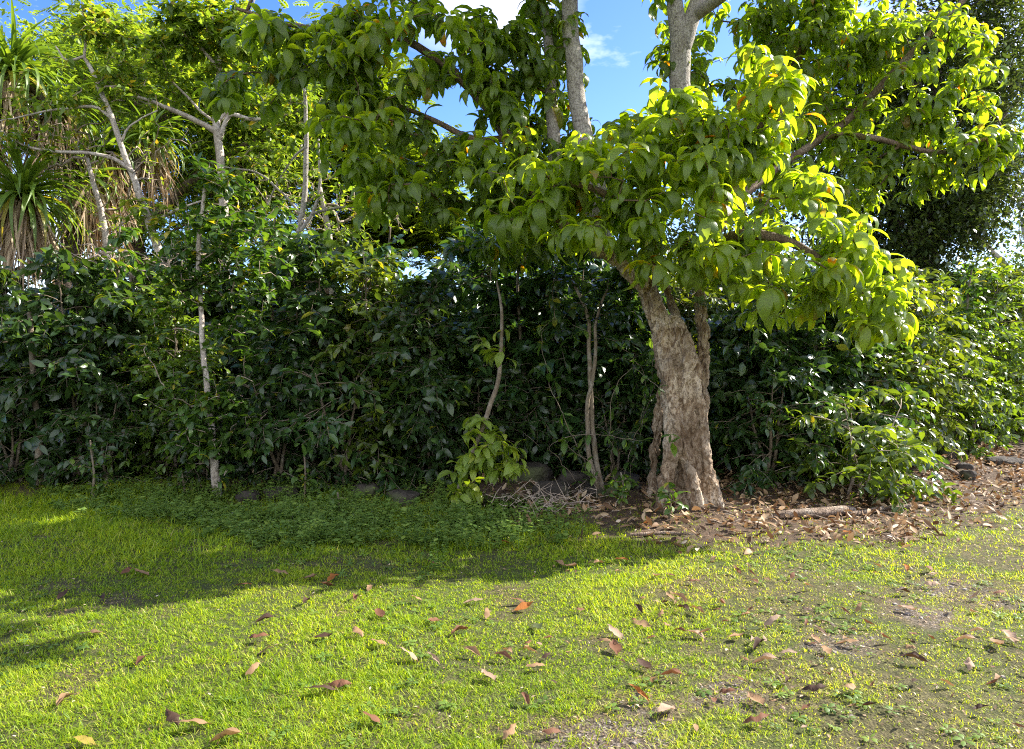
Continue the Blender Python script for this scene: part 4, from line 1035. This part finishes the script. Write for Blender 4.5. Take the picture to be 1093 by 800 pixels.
big_tree('feathery_tree', 'feathery yellow-green tree spreading behind the pale bare-limbed tree',
         [(345, 420, 18, 11), (350, 300, 18, 10), (345, 200, 18, 8), (320, 120, 18, 6), (300, 50, 18, 3)],
         [[(350, 280, 18, 7), (400, 235, 18, 5), (440, 215, 17.8, 4), (490, 230, 17.5, 2)], [(345, 210, 18, 6), (390, 150, 18, 4), (430, 110, 18, 2.5)], [(340, 190, 18, 6), (270, 130, 18.5, 5), (190, 80, 19, 3), (120, 60, 19, 2)], [(330, 150, 18, 5), (250, 70, 18, 3), (210, 30, 18, 2)]],
         [(420, 190, 18, 65, 50, 1.2, 70), (450, 235, 17.6, 50, 32, .9, 50), (390, 240, 17.8, 50, 30, .9, 36), (310, 90, 18.2, 75, 55, 1.2, 60), (180, 90, 18.8, 90, 55, 1.3, 80), (360, 130, 18.2, 50, 40, 1, 36), (250, 190, 18.8, 80, 50, 1.2, 50), (390, 100, 18.3, 45, 40, 1, 30), (140, 60, 19, 55, 40, 1, 36), (90, 90, 19, 55, 55, 1, 36)],
         M['brown_bark'], M['feather'], 'feather', per=36, rt=.007, seed=3, spread=.36)
big_tree('dark_tree', 'tall dark small-leaved tree behind the sunlit shrubs, seen past the old crown',
         [(985, 430, 20, 16), (985, 300, 20, 13), (990, 180, 20, 9), (1000, 60, 20, 6), (1010, -60, 20, 3)],
         [[(986, 280, 20, 9), (940, 220, 20, 6), (900, 170, 20, 4)], [(988, 230, 20, 8), (1030, 170, 20, 5), (1070, 120, 20, 3)], [(988, 300, 20, 7), (930, 280, 19.6, 4)], [(995, 130, 20, 6), (960, 60, 20, 4)]],
         [(990, 130, 20, 110, 110, 2.2, 150), (960, 250, 19.5, 85, 70, 1.6, 130), (1040, 190, 20, 60, 70, 1.5, 60), (1050, 60, 20.5, 60, 70, 1.6, 56), (900, 150, 20.5, 80, 110, 1.6, 90), (985, 320, 19, 75, 35, 1.4, 60), (1000, -30, 20.5, 100, 60, 1.8, 60), (1010, 160, 22, 100, 130, 1.2, 140)],
         M['dark_bark'], M['dark'], per=95, leaf=(.13, .21), wl=.27, rt=.009, seed=11, spread=.31)
big_tree('hazy_tree', 'broad grey-green tree far off above the end of the shrub row',
         [(1110, 420, 27, 12), (1105, 340, 27, 10), (1110, 260, 27, 6), (1120, 180, 27, 3)],
         [[(1106, 330, 27, 6), (1060, 270, 27, 3), (1040, 255, 27, 2)], [(1108, 290, 27, 5), (1090, 235, 27, 3)]],
         [(1060, 315, 27, 70, 30, 1.8, 90), (1110, 300, 27, 50, 40, 2, 70), (1010, 335, 26, 60, 30, 1.6, 60), (1150, 230, 27, 60, 70, 2, 70), (1120, 120, 28, 60, 60, 2, 50)],
         M['pale_bark'], M['airy'], per=50, leaf=(.12, .2), wl=.3, rt=.012, seed=17, spread=.55)
def far_tree(label, px, y, w, top, leafm, seed):
    h0 = 420
    big_tree('background_tree', label, [(px, h0, y, 8), (px + 4, (h0 + top) / 2, y, 6), (px - 3, top + 20, y, 2)], [[(px + 2, (h0 + top) / 2 + 30, y, 4), (px + w * .5, (h0 + top) / 2, y, 2)], [(px + 2, (h0 + top) / 2 + 10, y, 4), (px - w * .5, (h0 + top) / 2 - 20, y, 2)]],
             [(px, top + (h0 - top) * .38, y, w, (h0 - top) * .42, w * y / F, 110), (px, h0 - 50, y, w * 1.1, 50, w * y / F * .8, 60)], M['dark_bark'], leafm, per=70, leaf=(.17, .28), wl=.28, rt=.012, seed=seed, spread=.5)
big_tree('leafy_tree', 'broad sunlit yellow-green tree behind the strap-leaved tree and the pale bare-limbed tree',
         [(150, 420, 16, 12), (150, 300, 16, 11), (140, 200, 16, 8), (150, 110, 16, 5), (160, 50, 16, 3)],
         [[(148, 250, 16, 7), (210, 190, 16, 5), (270, 150, 16, 3)], [(142, 220, 16, 6), (80, 160, 16, 4), (40, 110, 16, 2.5)], [(145, 160, 16, 5), (220, 90, 16, 3)]],
         [(150, 80, 16, 110, 45, 1.2, 110), (50, 90, 16, 60, 60, 1, 60), (240, 110, 16.3, 80, 55, 1.2, 100), (180, 160, 16.5, 90, 50, 1.2, 100), (270, 200, 16.5, 70, 50, 1, 70), (100, 190, 16.5, 70, 60, 1, 80), (220, 250, 16.5, 80, 35, 1, 60), (130, 270, 16.5, 60, 30, 1, 40), (310, 150, 16.5, 40, 60, 1, 50)],
         M['brown_bark'], M['airy'], per=54, leaf=(.10, .18), wl=.22, rt=.007, seed=5, spread=.36)
def bare_tree(label, base_px, stem, lobes, y):
    P, r = pline(stem, .1, .06, len(label)); base = P[0].copy(); base[2] = 0
    root = empty('bare_tree', base); tag(root, label, 'tree')
    mb = MB(); tube(mb, P - base, r, 8, .5, 0, wob=.08); mb.build('trunk', M['pale_bark'], root)
    tips = np.concatenate([blob(n, at(a, b, yy), (rx * yy / F, rd, ry * yy / F), .1) for a, b, yy, rx, ry, rd, n in lobes])
    tw = MB(); e = grow(tw, [P[4:]], tips, r_tip=.0045, sides=4, sag=.12, step=.25, rmax=.035, jitter=.13)
    n = len(tips) * 3; idx = np.repeat(np.arange(len(tips)), 3); L = R.uniform(.06, .12, n)
    leaves(tw, tips[idx], R.normal(0, 1, (n, 3)), L, L * .25, .5, K=2, flat=True, mat=1)
    tw.v = [v - base.astype(np.float32) for v in tw.v]; tw.build('crown', [M['dry_twig'], M['airy']], root)
bare_tree('tangled tree of thin bare pale twigs just behind the thin dark-stemmed tree', 0, [(360, 420, 13.5, 5), (355, 320, 13.5, 4.5), (350, 250, 13.5, 3.5), (340, 200, 13.5, 2)], [(340, 225, 13.5, 80, 55, .8, 150), (410, 220, 13.5, 50, 30, .6, 60), (270, 220, 13.5, 50, 50, .6, 60)], 13.5)
bare_tree('tangled tree of thin bare pale twigs among the hanging dead strap leaves', 0, [(120, 420, 12.6, 5), (118, 320, 12.6, 4.5), (112, 240, 12.6, 3.5), (95, 170, 12.6, 2)], [(70, 150, 12.5, 75, 45, .6, 130), (120, 230, 12.5, 50, 50, .5, 60), (160, 150, 12.6, 60, 60, .6, 60)], 12.6)
far_tree('dark bushy tree far behind the shaded shrub row, below the strap-leaved tree', 60, 26, 95, 318, M['dark'], 23)
far_tree('dark bushy tree far behind the pale sapling', 225, 26, 110, 302, M['dark'], 29)
far_tree('dark bushy tree far behind the gap of low sky', 420, 26, 110, 312, M['dark'], 31)
far_tree('dark tall tree hidden far behind the old crown', 600, 24, 110, 180, M['dark'], 37)
far_tree('dark tall tree far behind the old trunk', 790, 24, 110, 120, M['dark'], 41)

# ------------------------------------------------------------------ strap-leaved tree
def strap_tree():
    base = np.array([*at(75, 400, 13)[:2], 0.0])
    root = empty('screw_pine', base); tag(root, 'strap-leaved tree with spiky heads and hanging skirts of dead leaves', 'tree')
    for i, s in enumerate([[(80, 420, 13, 13), (72, 300, 13, 11), (60, 275, 13, 10), (40, 250, 12.6, 8), (22, 232, 12.2, 7)], [(72, 300, 13, 8), (75, 240, 13.3, 8), (70, 170, 13.4, 7), (50, 110, 13.2, 6), (30, 90, 13, 5)],
                             [(73, 290, 13, 7), (95, 230, 13.6, 7), (112, 170, 13.8, 6), (118, 150, 13.8, 5)], [(95, 235, 13.6, 5), (130, 200, 13.9, 5), (160, 160, 14, 4)]]):
        p, r = pline(s, .1, .05, i); mb = MB(); tube(mb, p - base, r, 12, .5, 0, wob=.1); mb.build('trunk' if i == 0 else 'limb', M['dark_bark'], root)
    for px, py, y, n, ln, sk in ((26, 212, 12.2, 150, 1.35, 260), (15, 80, 13, 140, 1.4, 150), (112, 165, 13.8, 80, 1.0, 300), (160, 150, 14.4, 90, 1.0, 120), (95, 195, 13.4, 40, .8, 240), (-20, 130, 12.8, 90, 1.3, 140), (62, 120, 13.4, 80, 1.1, 180)):
        c = at(px, py, y) - base
        k = np.arange(n); az = k * 2.39996 + R.normal(0, .15, n); el = np.radians(80 - 95 * (k / n)) + R.normal(0, .12, n)
        D = np.stack([np.cos(az) * np.cos(el), np.sin(az) * np.cos(el), np.sin(el)], -1)
        L = ln * R.uniform(.75, 1.1, n); T = np.clip(R.normal(.42, .18, n), 0, .85); T = np.where((k > n * .85) & (R.random(n) < .5), .97, T)
        mb = MB(); leaves(mb, c + D * .05, D, L, .042 * R.uniform(.8, 1.2, n), R.uniform(.9, 2.8, n), K=8, fold=.45, prof='blade', tint=T, twist=.2); mb.build('leaf_rosette', M['pandan'], root)
        m = sk; az = R.random(m) * 2 * PI; rr = R.uniform(.05, .28, m)
        Pp = c + np.stack([np.cos(az) * rr, np.sin(az) * rr, R.uniform(-.35, .0, m)], -1)
        D = np.stack([np.cos(az) * .25, np.sin(az) * .25, R.uniform(-1.2, -.4, m)], -1) + R.normal(0, .08, (m, 3))
        mb = MB(); leaves(mb, Pp, D, R.uniform(.6, 1.5, m), .026 * R.uniform(.6, 1.3, m), R.normal(.25, .35, m), K=6, fold=.5, prof='blade', tint=R.random(m), twist=.8); mb.build('dead_skirt', M['dead_strap'], root)
strap_tree()

# dry twiggy bush over the shrub tops
def dry_bush():
    base = np.array([*at(175, 400, 11.3)[:2], 0.0])
    root = empty('dry_bush', base); tag(root, 'tangle of bare dry twigs over the shaded shrub tops', 'bush')
    trunk, r = pline([(175, 430, 11.3, 3.5), (172, 350, 11.3, 3), (165, 300, 11.3, 2)], .1, .03); mb = MB(); tube(mb, trunk - base, r, 7)
    mb.build('stem', M['dry_twig'], root)
    tips = np.concatenate([blob(80, at(150, 282, 11.3), (.85, .5, .22)), blob(60, at(215, 285, 11.3), (.6, .5, .22)), blob(40, at(110, 270, 11.3), (.5, .4, .25))])
    tw = MB(); grow(tw, [trunk[4:]], tips, r_tip=.004, sides=4, sag=.2, step=.2, rmax=.014, jitter=.14); tw.v = [v - base.astype(np.float32) for v in tw.v]; tw.build('crown', M['dry_twig'], root)
dry_bush()

# ------------------------------------------------------------------ rocks, dead wood, ferns
def rocks():
    spec = [(612, 536, 9.4, 20, 12, 'dark mossy boulder behind the bare double stem'), (668, 534, 9.3, 18, 13, 'dark boulder between the double stem and the old trunk'), (588, 545, 8.9, 26, 14, 'low mossy rock beside the brown twig pile'), (566, 515, 9.6, 26, 16, 'dark stone behind the drooping sprout'),
            (640, 545, 9.0, 18, 10, 'small flat stone at the double stem foot'), (1030, 512, 11.4, 9, 9, 'round grey stone on the litter, on top of its pair'), (1033, 529, 10.9, 9, 8, 'round grey stone on the litter, lower of its pair'), (1072, 500, 12.3, 20, 7, 'long low grey rock by the open grass'), (1012, 490, 12.6, 17, 9, 'brown rock under the sunlit dense shrub'),
            (300, 552, 9.0, 20, 9, 'dark stone at the weed edge past the sapling foot'), (430, 552, 8.9, 20, 9, 'dark stone under the full dark shrub'), (265, 552, 8.9, 14, 8, 'brown stone right beside the sapling foot'), (390, 548, 9.1, 17, 9, 'dark stone half hidden in weeds'), (870, 515, 10.3, 18, 10, 'dark rock under the low drooping shrub'), (810, 525, 9.8, 16, 9, 'dark rock under the glinting shrub')]
    for i, (px, py, y, w, h, lab) in enumerate(spec):
        bm_n = 20
        u = np.linspace(0, 2 * PI, 28, endpoint=False); v = np.linspace(-PI / 2, PI / 2, 16)
        U, Vv = np.meshgrid(u, v); d = np.stack([np.cos(U) * np.cos(Vv), np.sin(U) * np.cos(Vv), np.sin(Vv)], -1)
        q = np.sign(d) * np.abs(d) ** .7
        rad = .7 + .9 * (fbm(d * 1.6 + i * 7.7, 120 + i, 4) - .25) * .8
        V = q * rad[..., None] * np.array([w, w * .85, h]) * y / F * 1.0
        n = len(u); ii = (np.arange(len(v) - 1) * n)[:, None]; j = np.arange(n)[None]; j2 = (j + 1) % n
        Fq = np.stack([ii + j, ii + j2, ii + n + j2, ii + n + j], -1).reshape(-1, 4)
        mb = MB(); mb.add(V.reshape(-1, 3), Fq, np.zeros((V.size // 3, 3)))
        o = mb.build('rock', M['rock']); p = at(px, py, y); o.location = (p[0], p[1], float(gz(p[0], p[1])) + h * y / F * .2); o.rotation_euler = (0, 0, R.uniform(0, 6))
        tag(o, lab, 'rock', 'rocks along the shrub bed')
rocks()

def dead_wood():
    for lab, pts, sides in (('thick pale dead log lying in the leaf litter near the old trunk', [(826, 566, 7.95, 3), (848, 558, 8.0, 5), (872, 550, 8.1, 6), (898, 545, 8.25, 5.5), (912, 541, 8.4, 3)], 12),
                            ('thin grey dead branch lying beyond the log', [(905, 556, 8.1, 3), (945, 545, 8.5, 3.2), (985, 548, 8.7, 2)], 7),
                            ('pale dead branch lying across the litter before the old trunk', [(668, 580, 7.2, 1.6), (690, 575, 7.25, 2.2), (712, 572, 7.3, 1.8), (742, 577, 7.2, .8)], 8),
                            ('bare bleached branch leaning out of the sunlit shrubs', [(1040, 520, 11, 2), (1005, 495, 10.8, 2.6), (975, 478, 10.7, 2.2), (935, 455, 10.6, 1.4)], 7)):
        p = np.array([at(a, b, y) for a, b, y, r in pts]); r = np.array([q * y / F for a, b, y, q in pts])
        if 'leaning' not in lab: p[:, 2] = gz(p[:, 0], p[:, 1]) + r * .75
        P, rr = smooth_line(p, r, .05); P = wiggle(P, .03, len(lab)); b = P[0].copy()
        mb = MB(); tube(mb, P - b, rr, sides, .5, 0, wob=.22)
        if 'bleached' in lab:
            for k in range(5, len(P) - 3, 3):
                e = P[k] + np.array([R.normal(0, .2), R.normal(-.1, .15), R.normal(.05, .2)]); tube(mb, np.array([P[k], (P[k] + e) / 2 + R.normal(0, .03, 3), e]) - b, [.006, .005, .003], 4)
        o = mb.build('dead_branch' if 'log' not in lab.split()[:4] else 'log', M['wood']); o.location = b
        tag(o, lab, 'branch' if 'log lying' not in lab else 'log')
    # heap of dry brown twigs
    b = np.array([*on_ground(570, 566)[:2], 0]); b[1] = 8.3; b[0] = (570 - 546.5) / F * 8.3; b[2] = float(gz(b[0], b[1]))
    mb = MB()
    for k in range(170):
        c = np.array([R.normal(.1, .28), R.normal(0, .22), abs(R.normal(.05, .09))]); a = R.random() * PI; l = R.uniform(.06, .26); d = np.array([math.cos(a), math.sin(a), R.normal(.25, .4)]) * l
        tube(mb, [c, c + d * .5 + R.normal(0, .012, 3), c + d], [.0045, .0038, .002], 4, R.random())
    o = mb.build('twig_heap', M['dry_twig']); o.location = b; tag(o, 'low heap of dry brown twigs beside the drooping sprout', 'twigs', kind='stuff')
dead_wood()

def fern(px, py, y, n, ln, lab):
    c = at(px, py, y); root = None
    mb = MB()
    a = R.uniform(-2.6, .6, n); D = np.stack([np.cos(a) * .8, np.sin(a) * .6 - .2, R.uniform(-.2, .8, n)], -1)
    fronds(mb, np.zeros((n, 3)), D, R.uniform(.7, 1.1, n) * ln, 12, ln * .22, ln * .03, R.random(n), droop=1.1)
    for d in unit(D): tube(mb, np.array([[0, 0, 0], d * ln * .5 - [0, 0, .13 * ln], d * ln * .95 - [0, 0, .5 * ln]]), [.003, .002, .001], 4, .3)
    o = mb.build('fern', M['fern']); o.location = c; tag(o, lab, 'fern')
fern(748, 325, 8.5, 7, .34, 'pale green fern growing from the dark strand of the old trunk')
fern(772, 398, 8.7, 6, .24, 'small pale fern low behind the old trunk')

# ------------------------------------------------------------------ sky, sun, camera
S = Vector((math.cos(math.radians(SUN_AZ)) * math.cos(math.radians(SUN_EL)), math.sin(math.radians(SUN_AZ)) * math.cos(math.radians(SUN_EL)), math.sin(math.radians(SUN_EL))))
w = bpy.data.worlds.new('World'); SC.world = w; w.use_nodes = True
nt = w.node_tree; bg = nt.nodes['Background']
sky = nd(nt, 'TexSky', sky_type='NISHITA', sun_disc=False, sun_elevation=math.radians(SUN_EL), sun_rotation=math.radians(90 - SUN_AZ), ozone_density=3.0, dust_density=.6, air_density=1.0)
tc = nd(nt, 'TexCoord')
hs = nd(nt, 'HueSaturation', {'Saturation': 1.32, 'Hue': .524, 'Value': .92, 'Color': sky.outputs[0]})
n1 = nd(nt, 'TexNoise', {'Vector': nd(nt, 'Mapping', {0: tc.outputs['Generated'], 'Scale': (1, 1, 2.2), 'Location': (.3, .1, .05)}).outputs[0], 'Scale': 2.6, 'Detail': 7.0, 'Roughness': .6})
cl = ramp(nt, n1.outputs[0], [(.56, (0, 0, 0)), (.70, (1, 1, 1))])
def puff(px, py, r0, r1):
    d = unit(at(px, py, 1) - np.array([0, 0, CAMH]))
    dp = nd(nt, 'VectorMath', {0: tc.outputs['Generated'], 1: tuple(d)}, operation='DOT_PRODUCT')
    return ramp(nt, math_(nt, 'ADD', dp.outputs['Value'], math_(nt, 'MULTIPLY', math_(nt, 'SUBTRACT', n1.outputs[0], .5), .03)), [(math.cos(r1), (0, 0, 0)), (math.cos(r0), (1, 1, 1))])
bk = nd(nt, 'SeparateXYZ', {0: tc.outputs['Generated']})
bk = math_(nt, 'MULTIPLY', math_(nt, 'ADD', bk.outputs[1], .1), -1.2, True)
cl = math_(nt, 'MAXIMUM', cl, math_(nt, 'MULTIPLY', ramp(nt, math_(nt, 'ADD', n1.outputs[0], math_(nt, 'MULTIPLY', bk, .22)), [(.5, (0, 0, 0)), (.66, (1, 1, 1))]), math_(nt, 'GREATER_THAN', bk, .001)))  # unseen cloud cover added behind the camera to fill the shade
cl = math_(nt, 'MAXIMUM', cl, puff(505, -14, .03, .10))
cl = math_(nt, 'MAXIMUM', cl, math_(nt, 'MULTIPLY', puff(40, 250, .04, .12), .5))
cc = mix(nt, math_(nt, 'MULTIPLY', cl, .8), hs.outputs[0], (6.4, 6.4, 6.4))
nt.links.new(cc, bg.inputs[0]); bg.inputs[1].default_value = .13
ld = bpy.data.lights.new('sun', 'SUN'); ld.energy = 5.0; ld.angle = math.radians(.53); ld.color = (1, .94, .84)
lo = bpy.data.objects.new('sun', ld); COL.objects.link(lo); lo.rotation_euler = S.to_track_quat('Z', 'Y').to_euler(); lo.location = S * 40

cd = bpy.data.cameras.new('camera'); co = bpy.data.objects.new('camera', cd); COL.objects.link(co)
cd.sensor_width = 36; cd.lens = F / 1093 * 36; cd.clip_end = 1500; cd.clip_start = .05
co.location = (0, 0, CAMH); co.rotation_euler = (math.radians(90) - math.atan((400 - HOR) / F), 0, 0)
SC.camera = co
SC.view_settings.view_transform = 'Standard'; SC.view_settings.look = 'None'; SC.view_settings.gamma = 1; SC.view_settings.use_curve_mapping = False
SC.view_settings.exposure = 1.7
SC.render.engine = 'CYCLES'
cy = SC.cycles
cy.max_bounces = 7; cy.diffuse_bounces = 4; cy.glossy_bounces = 2; cy.transmission_bounces = 5; cy.transparent_max_bounces = 4
cy.sample_clamp_indirect = 4; cy.use_denoising = False; cy.caustics_reflective = False; cy.caustics_refractive = False
cy.pixel_filter_type = 'BLACKMAN_HARRIS'; cy.filter_width = 1.1; cy.use_adaptive_sampling = True; cy.adaptive_threshold = .01
